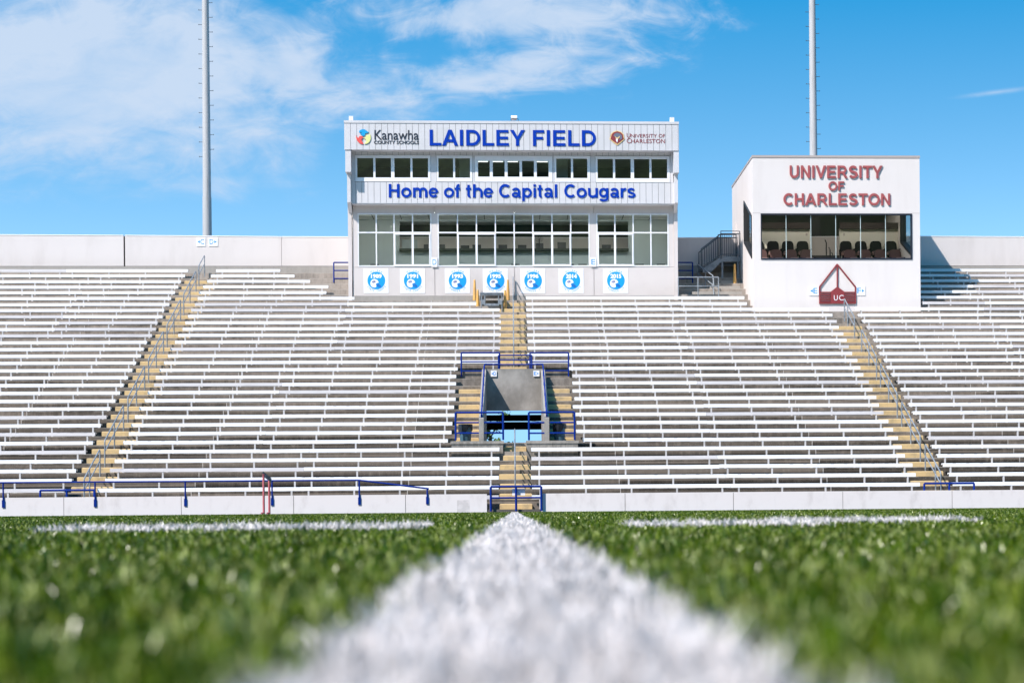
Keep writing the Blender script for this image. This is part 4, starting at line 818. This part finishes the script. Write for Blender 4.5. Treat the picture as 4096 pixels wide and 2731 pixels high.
# letter signs
def sign(px0, py0, px1, py1, Y, letter, arrow, lab):
    x0, x1 = at(px0, py0, Y)[0], at(px1, py0, Y)[0]; z1, z0 = at(px0, py0, Y)[1], at(px0, py1, Y)[1]; s = x1 - x0; h = z1 - z0; y = Y - .004
    t = thing('section_sign', ((x0 + x1) / 2, y, z0), lab, 'sign', 'white section signs with blue letters')
    w = MB(); w.box(x0, x1, y - .02, y, z0, z1); obj('plate', w, m_white, t)
    w = MB(); lw = .42 if arrow else .66
    a = x0 + s * (.44 if arrow < 0 else .10 if arrow > 0 else .17)
    text_fit(w, letter, a, a + s * lw, z0 + h * .22, z1 - h * .2, y - .021, .004, .005); obj('lettering', w, m_sblue, t)
    if arrow:
        w = MB(); c = z0 + h * .5
        if arrow < 0: w.prism_y([(x0 + s * .10, c), (x0 + s * .38, c - h * .16), (x0 + s * .38, c + h * .16)], y - .025, y - .021)
        else: w.prism_y([(x1 - s * .10, c), (x1 - s * .38, c + h * .16), (x1 - s * .38, c - h * .16)], y - .025, y - .021)
        obj('arrow', w, m_sblue, t)
sign(786, 950, 822, 985, BY, 'C', -1, 'white sign with blue letter C and arrow on the back wall')
sign(835, 950, 871, 985, BY, 'D', 1, 'white sign with blue letter D and right arrow on the back wall')
sign(1963, 1482, 1987, 1506, 71.36, 'D', -1, 'white sign with blue letter D on the portal headwall')
sign(2133.5, 1482, 2157.5, 1505, 71.36, 'E', 1, 'white sign with blue letter E on the portal headwall')
sign(1726, 1029.5, 1749.5, 1068, YL - .03, 'D', 0, 'tall white sign with plain blue D between press box windows')
sign(2361, 1029.5, 2385, 1067, YL - .03, 'E', 0, 'tall white sign with plain blue E between press box windows')
# roof clutter
for a, b, lab in ((1399, 1415.5, 'small white box on the left end of the press box roof'), (2682, 2698.5, 'small white box on the right end of the press box roof')):
    t = thing('roof_box', (xx(a, YF + .5), YF + .5, z_f1), lab, 'box', 'white boxes on the roof ends'); xa, xb = xx(a, YF + .5), xx(b, YF + .5); zt = zy(469, YF + .5)
    w = MB(); w.box(xa, xb, YF + .4, YF + .6, z_f1 - .04, zt - .02); obj('housing', w, m_white, t); w = MB(); w.box(xa - .004, xb + .004, YF + .396, YF + .604, zt - .019, zt); obj('lid', w, m_wht, t)
xa, xb = xx(2044, YF + .3, 470), xx(2068, YF + .3, 470); z = z_f1
t = thing('flood_lamp', ((xa + xb) / 2, YF + .3, z), 'white flood lamp with dark face on the roof edge above the blue name', 'lamp')
zt = zy(466, YF + .3); w = MB(); w.prism_x([(YF + .1, zt - .10), (YF + .5, zt - .12), (YF + .5, zt), (YF + .14, zt)], xa, xb); obj('lamp_head', w, m_white, t)
w = MB(); w.prism_x([(YF + .12, zt - .15), (YF + .42, zt - .155), (YF + .45, zt - .122), (YF + .095, zt - .102)], xa + .02, xb - .02); obj('lens', w, m_cap, t)
w = MB(); w.tube([(xa, YF + .3, zt - .05), (xa, YF + .3, z)], .012); w.tube([(xb + .02, YF + .3, zt - .08), (xb + .06, YF + .3, zt - .16), (xb + .03, YF + .3, z)], .012); w.box(xa + .15, xb + .12, YF + .25, YF + .35, z + .001, z + .02); obj('bracket', w, m_dsteel, t)
# ---------------------------------------------------------------- cream suite with sloping theatre seats
UY, UYB = 79.0, 86.5
Z6 = lambda x, y: (2660 + x / 2.219, 600 + y / 2.219)
ux0, ux1 = at(3012, 900, UY)[0], at(3680, 900, UY)[0]; uz0 = tz(24) - .3; uz1 = at(3340, 632, UY)[1]
UB = thing('suite_building', ((ux0 + ux1) / 2, UY, uz0), 'cream windowed suite building with maroon lettering on the right of the stands', 'building')
wx0, wx1 = at(*Z6(850, 770), UY)[0], at(*Z6(2193, 770), UY)[0]; wz1, wz0 = at(*Z6(1518, 566), UY)[1], at(*Z6(1518, 970), UY)[1]
w = MB(); w.box(ux0, ux1, UY, UY + .2, wz1, uz1); w.box(ux0, ux1, UY, UY + .2, uz0, wz0); w.box(ux0, wx0, UY, UY + .2, wz0 + .001, wz1 - .001); w.box(wx1, ux1, UY, UY + .2, wz0 + .001, wz1 - .001)
obj('front_wall', w, m_uc, UB)
w = MB(); zj = at(3012, 852, UY)[1]
for a, b in ((ux0 - .001, wx0 - .02), (wx1 + .02, ux1 + .001)): w.box(a, b, UY - .004, UY + .01, zj - .006, zj + .006)
obj('wall_joint', w, m_cap, UB)
def side_wall(name, xa, xb, win):
    # parallelogram window climbing with the seats
    y0, y1, a0, a1, b0, b1 = win   # y range, bottom z at y0/y1, top z at y0/y1
    Y0, Y1 = UY + .201, UYB - .2; w = MB()
    w.prism_x([(Y0, uz0), (Y1, uz0), (Y1, a1), (y1, a1), (y0, a0), (Y0, a0)], xa, xb)
    w.prism_x([(Y0, b0), (y0, b0), (y1, b1), (Y1, b1), (Y1, uz1), (Y0, uz1)], xa, xb)
    w.prism_x([(Y0, a0 + .001), (y0, a0 + .001), (y0, b0 - .001), (Y0, b0 - .001)], xa, xb); w.prism_x([(y1, a1 + .001), (Y1, a1 + .001), (Y1, b1 - .001), (y1, b1 - .001)], xa, xb)
    obj(name, w, m_uc, UB)
    fr = MB(); e = .045
    for (p, q) in (((y0, a0), (y1, a1)), ((y1, a1), (y1, b1)), ((y1, b1), (y0, b0)), ((y0, b0), (y0, a0))):
        d = Vector((0, q[0] - p[0], q[1] - p[1])).normalized(); nrm = Vector((0, -d.z, d.y)) * e
        fr.prism_x([(p[0] - nrm.y, p[1] - nrm.z), (q[0] - nrm.y, q[1] - nrm.z), (q[0] + nrm.y, q[1] + nrm.z), (p[0] + nrm.y, p[1] + nrm.z)], xa - .03, xb + .03)
    o = obj('side_window', fr, m_black, UB)
    g = MB(); xm = (xa + xb) / 2; g.add([(xm, y0, a0), (xm, y1, a1), (xm, y1, b1), (xm, y0, b0)], [(0, 1, 2, 3)]); obj('pane', g, m_glassu, o)
wy0, wy1 = 79.38, 82.0
side = (wy0, wy1, wz0 + .12, wz0 + 1.15, wz1 - .05, wz1 + 1.0)
side_wall('side_wall', ux0, ux0 + .2, side); side_wall('side_wall', ux1 - .2, ux1, side)
w = MB(); w.box(ux0, ux1, UYB - .2, UYB, uz0, uz1); obj('rear_wall', w, m_uc, UB)
w = MB(); w.box(ux0 + .05, ux1 - .05, UY + .05, UYB - .05, uz1 + .001, uz1 + .05); obj('roof', w, m_cap, UB)
w = MB(); zc1 = at(3340, 622.5, UY)[1]; w.box(ux0 - .02, ux1 + .02, UY - .02, UY + .1, uz1 + .002, zc1); w.box(ux0 - .02, ux0 + .08, UY + .1, UYB, uz1 + .002, zc1); w.box(ux1 - .08, ux1 + .02, UY + .1, UYB, uz1 + .002, zc1); obj('roof_coping', w, m_cap, UB)
# front window
fr = MB(); e = .05
fr.box(wx0, wx1, UY - .03, UY + .16, wz1 - e, wz1 + .006); fr.box(wx0, wx1, UY - .03, UY + .16, wz0 - .01, wz0 + e); fr.box(wx0, wx0 + e * .8, UY - .03, UY + .16, wz0 + e, wz1 - e); fr.box(wx1 - e * .8, wx1, UY - .03, UY + .16, wz0 + e, wz1 - e)
o = obj('front_window', fr, m_ink, UB)
ed = [wx0 + e * .8] + [at(*Z6(x, 770), UY)[0] for x in (1077, 1297, 1518, 1738, 1960)] + [wx1 - e * .8]
g = MB()
for a, b in zip(ed[:-1], ed[1:]): g.add([(a + .008, UY + .064, wz0 + e), (b - .008, UY + .064, wz0 + e), (b - .008, UY + .064, wz1 - e), (a + .008, UY + .064, wz1 - e)], [(0, 1, 2, 3)])
obj('pane', g, m_glassu, o)
g = MB()
for a in ed[1:-1]: g.box(a - .011, a + .011, UY + .055, UY + .073, wz0 + e, wz1 - e)
obj('glass_joint', g, M('glass_edge', (.55, .66, .66), .3), o)
# interior
ix0, ix1 = ux0 + .21, ux1 - .21; ySeat = [UY + 1.15, UY + 2.15, UY + 3.12]; zf = [at(3340, p, y + .2)[1] - 1.10 for p, y in zip((1027, 996, 962), ySeat)]; yf = [UY + .21, UY + 1.70, UY + 2.68]
w = MB(); sx0, sx1 = at(*Z6(1318, 900), UY + 2.7)[0], at(*Z6(1572, 900), UY + 2.7)[0]
for k in range(3): w.box(ix0, ix1, yf[k], (yf + [UY + 3.75])[k + 1], zf[k] - .4, zf[k])
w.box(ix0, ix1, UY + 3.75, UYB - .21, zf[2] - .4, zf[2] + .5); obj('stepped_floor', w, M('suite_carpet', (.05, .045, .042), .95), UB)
w = MB()
for k in range(5): w.box(sx0, sx1, UY + 1.6 + k * .32, UY + 1.6 + k * .32 + .33, zf[0] + .003, zf[0] + .32 + k * .23)
obj('centre_steps', w, M('suite_step', (.34, .32, .27), .9), UB)
yh = UY + 3.62; hz = at(*Z6(1700, 702), yh)[1]; a1 = at(*Z6(1289, 750), yh)[0]; b0 = at(*Z6(1548, 750), yh)[0]
for xa, xb in ((ix0, a1), (b0, ix1)):
    w = MB(); w.box(xa, xb, yh, yh + .12, zf[2] - .1, hz); obj('half_wall', w, m_intl, UB)
    w = MB(); w.box(xa, xb, yh - .12, yh + .35, hz + .001, hz + .05); w.box(xa, xb, yh - .10, yh - .07, hz + .051, hz + .27); obj('bar_ledge', w, M('bar_dark', (.03, .018, .016), .5), UB)
for x in (at(*Z6(1256, 742), yh)[0], at(*Z6(1589, 742), yh)[0]):
    w = MB(); w.box(x - .04, x + .04, yh - .012, yh - .002, hz - .30, hz - .18); obj('wall_socket', w, m_cap, UB)
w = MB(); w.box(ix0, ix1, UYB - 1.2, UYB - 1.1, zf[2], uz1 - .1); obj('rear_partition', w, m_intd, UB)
w = MB(); w.box(ix0, ix1, UY + .21, UYB - .21, uz1 - .1, uz1 - .02); w.box(ix0, ix1, UY + .22, UY + .35, wz1 + .05, uz1 - .101); obj('ceiling', w, m_intd, UB)
for k in range(4):
    w = MB(); x = ix0 + .9 + k * (ix1 - ix0 - 1.8) / 3; w.box(x - .5, x + .5, UY + 1.0, UY + 1.6, uz1 - .13, uz1 - .101); obj('ceiling_light', w, m_lamp3, UB)
for px, d in ((1432, 2.9), (1465, 2.2), (1490, 1.7)):
    x = at(*Z6(px, 850), UY + d)[0]; w = MB(); zz = zf[0] + .3 + (d - 1.6) * .6
    w.tube([(x, UY + d, zz - .1), (x, UY + d, zz + .85), (x, UY + d + .3, zz + 1.0)], .025); obj('stair_rail', w, m_black, UB)
w = MB(); xm = at(*Z6(1340, 650), UYB - 1.2)[0]; w.box(xm - .25, xm + .2, UYB - 1.22, UYB - 1.21, hz - .5, hz + 1.1); obj('dark_door', w, m_black, UB)
# lettering and emblem
sign_letters('UNIVERSITY', 2660 + 1106 / 2.219, 600 + 140 / 2.219, 2660 + 1930 / 2.219, 600 + 252 / 2.219, UY - .004, .045, m_maroon, UB)
sign_letters('OF', 2660 + 1450 / 2.219, 600 + 280 / 2.219, 2660 + 1590 / 2.219, 600 + 362 / 2.219, UY - .004, .045, m_maroon, UB)
sign_letters('CHARLESTON', 2660 + 1050 / 2.219, 600 + 386 / 2.219, 2660 + 1998 / 2.219, 600 + 493 / 2.219, UY - .004, .045, m_maroon, UB)
P6 = lambda x, y: at(*Z6(x, y), UY)
EB = thing('bridge_emblem', (*[(P6(1530, 1365)[0], UY - .005)][0], P6(1530, 1365)[1]), 'maroon bridge shaped emblem with peaked frame and UC letters on cream wall', 'emblem')
def bar(mb, p, q, wd, Y0, Y1):
    a = Vector((*P6(*p), 0)); b = Vector((*P6(*q), 0)); d = (b - a).normalized(); n = Vector((-d.y, d.x, 0)) * wd / 2
    mb.prism_y([(a.x - n.x, a.y - n.y), (b.x - n.x, b.y - n.y), (b.x + n.x, b.y + n.y), (a.x + n.x, a.y + n.y)], Y0, Y1)
ye = UY - .004; w = MB()
bar(w, (1372, 1215), (1527, 1015), .058, ye - .05, ye); bar(w, (1527, 1015), (1688, 1215), .058, ye - .049, ye - .001); bar(w, (1528, 1022), (1528, 1240), .055, ye - .048, ye - .002)
bar(w, (1372, 1210), (1372, 1365), .05, ye - .051, ye - .003); bar(w, (1689, 1210), (1689, 1365), .05, ye - .051, ye - .003); obj('frame', w, m_maroon2, EB)
w = MB()
for y in (1264, 1284, 1305, 1325, 1345, 1360): bar(w, (1377, y), (1478, y), .045, ye - .055, ye - .002); bar(w, (1583, y), (1684, y), .045, ye - .055, ye - .002)
obj('slats', w, m_maroon2, EB)
w = MB(); w.prism_y([P6(*p) for p in ((1470, 1364), (1590, 1364), (1590, 1258), (1528, 1213), (1470, 1258))], ye - .056, ye - .001); obj('centre_plate', w, m_maroon2, EB)
w = MB(); text_fit(w, 'U', P6(1486, 0)[0], P6(1520, 0)[0], P6(1500, 1336)[1], P6(1500, 1290)[1], ye - .057, .01, .0); text_fit(w, 'C', P6(1532, 0)[0], P6(1572, 0)[0], P6(1500, 1336)[1], P6(1500, 1288)[1], ye - .057, .01, .0); obj('lettering', w, m_white, EB)
w = MB(); cx, cz = P6(1558, 1310); w.prism_y([(cx + rr * math.sin(-k * math.pi / 5), cz + rr * math.cos(k * math.pi / 5)) for k in range(10) for rr in [(.075 if k % 2 == 0 else .032)]], ye - .068, ye - .0571); obj('star', w, m_maroon2, EB)
sign(3236, 1144.5, 3274.5, 1182.5, UY, 'E', -1, 'white sign with blue letter E left of the bridge emblem'); sign(3425, 1144, 3460.5, 1182, UY, 'F', 1, 'white sign with blue letter F right of the bridge emblem')
# theatre seats
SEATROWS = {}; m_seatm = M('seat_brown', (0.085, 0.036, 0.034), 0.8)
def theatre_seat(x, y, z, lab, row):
    SEATS = SEATROWS.setdefault(row, {}); mb_ = {'front': m_seatp, 'middle': m_seatm, 'back': m_seatk}[row]  # front row backs take the pink, sunlit tone as paint
    t = thing('theatre_seat', (x, y, z), lab, 'seat', 'theatre seats in the suite')
    if not SEATS:
        b = MB(); n = 10
        prof = [(-.27, .42), (-.25, .95), (-.20, 1.05), (-.12, 1.08), (.12, 1.08), (.20, 1.05), (.25, .95), (.27, .42)]
        b.add([(x + a, y + .10 + (h - .42) * .22, z + h) for a, h in prof] + [(x + a, y + .22 + (h - .42) * .22, z + h) for a, h in prof], [tuple(range(7, -1, -1)), tuple(range(8, 16))] + [(i, (i + 1) % 8, (i + 1) % 8 + 8, i + 8) for i in range(8)])
        SEATS['back'] = obj('backrest', b, mb_, t)
        c = MB(); c.box(x - .26, x + .26, y - .36, y + .12, z + .40, z + .52); c.box(x - .24, x + .24, y - .38, y + .06, z + .52, z + .55); SEATS['seat'] = obj('seat', c, m_seatp, t)
        for sx in (-1, 1):
            a = MB(); a.box(x + sx * .30 - .03, x + sx * .30 + .03, y - .30, y + .18, z + .62, z + .67); a.box(x + sx * .30 - .02, x + sx * .30 + .02, y - .05, y + .1, z + .02, z + .62); SEATS['arm%d' % sx] = obj('armrest', a, m_seatk, t)
        l = MB(); l.box(x - .2, x + .2, y - .1, y + .05, z + .001, z + .40); SEATS['base'] = obj('pedestal', l, m_seatk, t)
    else:
        for k, o in SEATS.items(): place(o, t)
    return t
cols = [836, 968, 1100, 1232, 1618, 1752, 1885, 2018]; nm = ['partly hidden at left edge', 'second seat from the left', 'third seat from the left', 'seat just left of the steps', 'seat just right of the steps', 'third seat from the right', 'second seat from the right', 'seat nearest the right window']
for k, (yy, row) in enumerate(zip(ySeat, ('front', 'middle', 'back'))):
    for c, n_ in zip(cols, nm):
        x = at(*Z6(c, 860), UY + 3.0)[0]
        theatre_seat(x, yy, zf[k], 'dark theatre seat in the %s row behind suite glass, %s' % (row, n_), row)
# door and steel stair on its left side
w = MB(); ydo = 85.2; w.box(ux0 - .03, ux0 - .002, 84.9, 85.8, tz(31) + .55, tz(31) + 2.7); obj('door', w, m_uc, UB)
ST = thing('steel_stair', (9.4, 83.5, tz(30)), 'dark grey steel stair and landing with balusters beside the suite', 'stairs')
sy0, sy1 = 83.3, 84.4; pz = at(2918, 1027, sy0)[1]; pxa, pxb = at(2884, 1027, sy0)[0], ux0 - .03
w = MB(); w.box(pxa, pxb, sy0, sy1, pz - .22, pz); obj('platform', w, m_galv, ST)
for x in (pxa + .06, pxb - .1):
    w = MB(); w.box(x - .04, x + .04, sy0 + .02, sy0 + .1, tz(30) - .3, pz - .222); obj('leg', w, m_galv, ST)
lx, lz = at(2811, 1088, sy0); w = MB()
for y in (sy0, sy1 - .05):
    w = MB(); w.prism_y([(lx, lz - .02), (lx + .35, lz - .02), (pxa, pz - .24), (pxa, pz - .002), (lx, lz + .16)], y, y + .05); obj('stringer', w, m_galv, ST)
for k in range(4):
    s = (k + .5) / 4; w = MB(); x = lx + (pxa - lx) * s; w.box(x - .14, x + .14, sy0 + .052, sy1 - .052, lz + (pz - lz) * s - .0, lz + (pz - lz) * s + .03); obj('tread', w, m_galv, ST)
for y in (sy0 - .02, sy1):
    w = MB(); gh = 1.02
    w.tube([(lx - .06, y, lz + .1), (lx - .06, y, lz + gh), (pxa, y, pz + gh), (pxb, y, pz + gh)], .026); w.tube([(lx - .02, y, lz + .22), (pxa, y, pz + .1), (pxb, y, pz + .1)], .02); w.tube([(pxa, y, pz - .1), (pxa, y, pz + gh + .12), (pxb - .03, y, pz + gh + .12), (pxb - .03, y, pz)], .026)
    obj('guard_frame', w, m_dsteel, ST)
    for k in range(16):
        s = (k + 1) / 17; x = lx + (pxb - lx) * s; zz = (lz + (pz - lz) * min(1, (x - lx) / (pxa - lx)))
        w = MB(); w.tube([(x, y, zz + .12), (x, y, zz + gh)], .010, 5); obj('baluster', w, m_dsteel, ST)
# ---------------------------------------------------------------- cones, table, bins, hurdle
def cone(px, pyb, pyt, Y, zt_, lab):
    x = at(px, pyb, Y)[0]; z0 = zt_; z1 = at(px, pyt, Y)[1]
    t = thing('traffic_cone', (x, Y, z0), lab, 'cone', 'tall yellow cones'); h = z1 - z0
    w = MB(); w.lathe([(.085, z0 + .035), (.082, z0 + .1), (.045, z1 - .06), (.04, z1 - .02), (.02, z1)], x, Y, 18); obj('body', w, m_yel2, t, smooth_=True)
    w = MB(); w.box(x - .2, x + .2, Y - .14, Y + .14, z0 + .001, z0 + .035); obj('base', w, m_black, t)
cone(1899, 1196, 1118, 80.55, tz(27), 'tall yellow cone behind the left corner of the folded table'); cone(1911, 1232, 1158, 79.95, tz(26), 'tall yellow cone in front of the left table leg')
cone(2032, 1196, 1118, 80.55, tz(27), 'tall yellow cone standing behind the right end of the table'); cone(2021, 1243, 1160, 79.2, tz(25), 'tall yellow cone against the right end of the table, on the steps')
cone(2939, 1131, 1055, 82.55, tz(29), 'tall yellow cone under the steel landing beside the suite')
ty0, ty1 = 78.95, 80.3; tzp = at(1966, 1170, ty0)[1]; ta, tb = at(1920, 1200, ty0)[0], at(2013, 1200, ty0)[0]
T = thing('work_table', ((ta + tb) / 2, ty0, tz(25)), 'grey steel framed table standing across the rows between yellow cones', 'table')
w = MB(); w.box(ta, tb, ty0, ty1, tzp - .035, tzp); w.box(ta + .03, tb - .03, ty0 + .02, ty1 - .02, tzp - .10, tzp - .036); obj('tabletop', w, m_galv, T)
for x in (ta + .06, ta + .2, tb - .2, tb - .06):
    w = MB(); w.box(x - .02, x + .02, ty0 + .04, ty0 + .08, tz(24) + .001 if x in (ta + .06, tb - .06) else tz(25) + .3, tzp - .101); obj('leg', w, m_galv, T)
    w = MB(); w.box(x - .02, x + .02, ty1 - .1, ty1 - .06, tz(26) + .001, tzp - .101); obj('leg', w, m_galv, T)
for x0_, x1_ in ((ta + .081, ta + .179), (tb - .179, tb - .081)):
    w = MB(); w.box(x0_, x1_, ty0 + .05, ty0 + .06, tzp - .50, tzp - .3); obj('side_plate', w, m_galv, T)
w = MB(); w.box(ta + .22, tb - .22, ty0 + .05, ty0 + .07, tzp - .55, tzp - .45); obj('cross_bar', w, m_galv, T)
def bin_(x, y, z, r, h, lab, bag=True, mat=None):
    t = thing('rubbish_bin', (x, y, z), lab, 'bin', 'round plastic rubbish bins')
    w = MB(); w.lathe([(r * .80, z + .001), (r * .82, z + .03), (r * .97, z + h * .93), (r * 1.04, z + h * .94), (r * 1.05, z + h), (r * .95, z + h), (r * .9, z + h * .9)], x, y, 24); obj('body', w, mat or m_bin, t, smooth_=True)
    if bag:
        vs = []; fs = []; n = 36; prof = ((.98, h + .012), (1.08, h + .03), (1.12, h - .03), (1.10, h - .10), (1.09, h - .20)); rr = random.Random(lab)
        ph = rr.uniform(0, 6)
        for j, (q, zz) in enumerate(prof):
            for i in range(n):
                a = 2 * math.pi * i / n; wob = .025 * math.sin(7 * a + ph) * (j / 2) + .02 * math.sin(13 * a + 2 * ph) * (j > 1); drop = (.09 * math.sin(2 * a + ph) + .04 * math.sin(5 * a)) * (j >= 3) * (j - 2) * .6
                vs.append((x + r * (q + wob) * math.cos(a), y + r * (q + wob) * math.sin(a), z + zz + drop))
        for j in range(len(prof) - 1):
            for i in range(n): fs.append((j * n + i, j * n + (i + 1) % n, (j + 1) * n + (i + 1) % n, (j + 1) * n + i))
        w = MB(); w.add(vs, fs); obj('liner_bag', w, m_bag, t, smooth_=True)
YBn = 64.75
x = at(1862, 1750, YBn)[0]; bin_(x, YBn, tz(7), .225, .60, 'grey-blue bin with black liner on the left of the landing')
x = at(2238, 1750, YBn)[0]; bin_(x, YBn, tz(7), .215, .60, 'grey-blue bin with black liner on the right of the landing')
x = at(293, 1985, 60.0)[0]; bin_(x, 59.95, tz(0), .24, .56, 'dark teal bin at the foot of the left stairway', True, M('bin_teal', (.02, .06, .08), .4))
HY = 56.9; hx0, zt0 = at(1054, 1894, HY); hx1, zt1 = at(1076.5, 1916, HY + .5)
H = thing('hurdle', ((hx0 + hx1) / 2, HY, 0), 'faded red hurdle seen end-on at the field edge with an aged board', 'hurdle')
for x, y, z in ((hx0, HY, zt0), (hx1, HY + .5, zt1)):
    w = MB(); w.tube([(x, y, 0), (x, y, z)], .034, 10); obj('post', w, m_pink, H, smooth_=True)
    w = MB(); w.tube([(x, y, .03), (x, y - .5, .03)], .025); obj('foot', w, m_pink, H, smooth_=True)
w = MB(); d = Vector((hx1 - hx0, .5, zt1 - zt0)).normalized(); 
def hp(x, y, z): return (x, y, z)
a, b = Vector((hx0 - .02, HY - .05, zt0 + .02)), Vector((hx1 + .06, HY + .5, zt1 + .0))
w.add([(a.x, a.y, a.z - .09), (b.x, b.y, b.z - .10), (b.x, b.y, b.z + .03), (a.x, a.y, a.z + .05), (a.x + .01, a.y + .035, a.z - .09), (b.x + .01, b.y + .035, b.z - .10), (b.x + .01, b.y + .035, b.z + .03), (a.x + .01, a.y + .035, a.z + .05)], [(0, 1, 2, 3), (7, 6, 5, 4), (0, 4, 5, 1), (1, 5, 6, 2), (2, 6, 7, 3), (3, 7, 4, 0)])
obj('top_board', w, m_wood, H)
# ---------------------------------------------------------------- light poles
def pole(pxb, pyb, pxt, wb, wt, joint, pegs, lab):
    Y = 88.5; xb = at(pxb, pyb, Y)[0]; zb_ = at(pxb, pyb, Y)[1]; xt, zt = at(pxt, -250, Y)
    t = thing('light_pole', (xb, Y, 0), lab, 'pole', 'steel floodlight poles behind the stands'); k = Y / F_PX
    r0, r1 = wb / 2 * k, wt / 2 * k; sl_ = (r0 - r1) / (zt - zb_)
    w = MB(); zj = at(pxb, joint, Y)[1]; R = lambda z: r1 + (zt - z) * sl_
    w.tube([(xb, Y, 0), (xb, Y, zj)], R(0) + .012, 20, R(zj) + .012); obj('lower_shaft', w, m_pole, t, smooth_=True)
    w = MB(); w.tube([(xb, Y, zj - .01), (xb, Y, zt)], R(zj), 20, r1); obj('upper_shaft', w, m_pole, t, smooth_=True)
    peg = None
    for i, py in enumerate(pegs):
        for sd, off in ((1, 0), (-1, 29.5)):
            z = at(pxb, py + off, Y)[1]; x = xb + sd * (R(z) - .01)
            if z > zt - .2: continue
            m = MB(); m.tube([(x, Y, z), (x + sd * .16, Y, z)], .012, 6); m.tube([(x + sd * .16, Y, z - .02), (x + sd * .16, Y, z + .03)], .014, 6)
            obj('step_peg', m, m_dsteel, t)
pole(829, 945, 822, 34, 25, 788, [598 - 58.6 * k for k in range(14)], 'tall tapering steel light pole behind the back wall on the left')
pole(3254, 640, 3251, 31, 24, 900, [595 - 57.5 * k for k in range(14)], 'tall steel light pole rising behind the cream suite roof')
# ---------------------------------------------------------------- seen through the portal
def tree(x, y, h, rad, lab, seed, nl=4200):
    rr = random.Random(seed); t = thing('broadleaf_tree', (x, y, 0), lab, 'tree', 'trees behind the stands'); w = MB(); tips = []
    w.tube([(x, y, -.02), (x + .05, y, h * .3), (x - .05, y + .1, h * .55)], .14, 8, .09)
    for k in range(11):
        a = rr.uniform(0, 6.28); z0 = h * rr.uniform(.28, .55); L_ = rad * rr.uniform(.6, 1.0); el = rr.uniform(.1, .9)
        p = [Vector((x, y, z0))]
        for j in range(4):
            q = p[-1] + Vector((math.cos(a), math.sin(a), el)) * L_ / 4 + Vector((rr.uniform(-.1, .1), rr.uniform(-.1, .1), rr.uniform(-.05, .1))); p.append(q)
        w.tube(p, .045, 6, .012); tips += p[2:]
    obj('trunk', w, m_bark, t); f = MB()
    for k in range(nl):
        c = rr.choice(tips) + Vector((rr.gauss(0, .22), rr.gauss(0, .22), rr.gauss(0, .2))) * rad * .45
        n = Vector((rr.gauss(0, 1), rr.gauss(0, 1), rr.gauss(0, 1) + .8)).normalized(); u = n.orthogonal().normalized(); v = n.cross(u); a = rr.uniform(0, 6.28)
        uu = u * math.cos(a) + v * math.sin(a); vv = n.cross(uu); s = rr.uniform(.06, .125)
        f.add([c - uu * s, c + vv * s * .5 - n * .01, c + uu * s, c - vv * s * .5 - n * .01], [(0, 1, 2, 3)])
    obj('crown', f, m_leaf, t)
tree(-1.25, 104, 7.6, 1.35, 'leafy tree seen through the portal, left side under the black beams', 3)
tree(-4.2, 108, 7.2, 2.0, 'larger leafy tree behind the stands, mostly hidden left of the portal', 5, 3000)
w = MB(); w.tube([(x_, 112, 4.75 + .00045 * (x_ - 14) ** 2 * 8) for x_ in np.linspace(-22, 26, 25)], .016, 5); tag(obj('utility_cable', w, m_black, None, (0, 112, 5)), 'thin dark cable crossing the sky seen through the portal', 'cable')
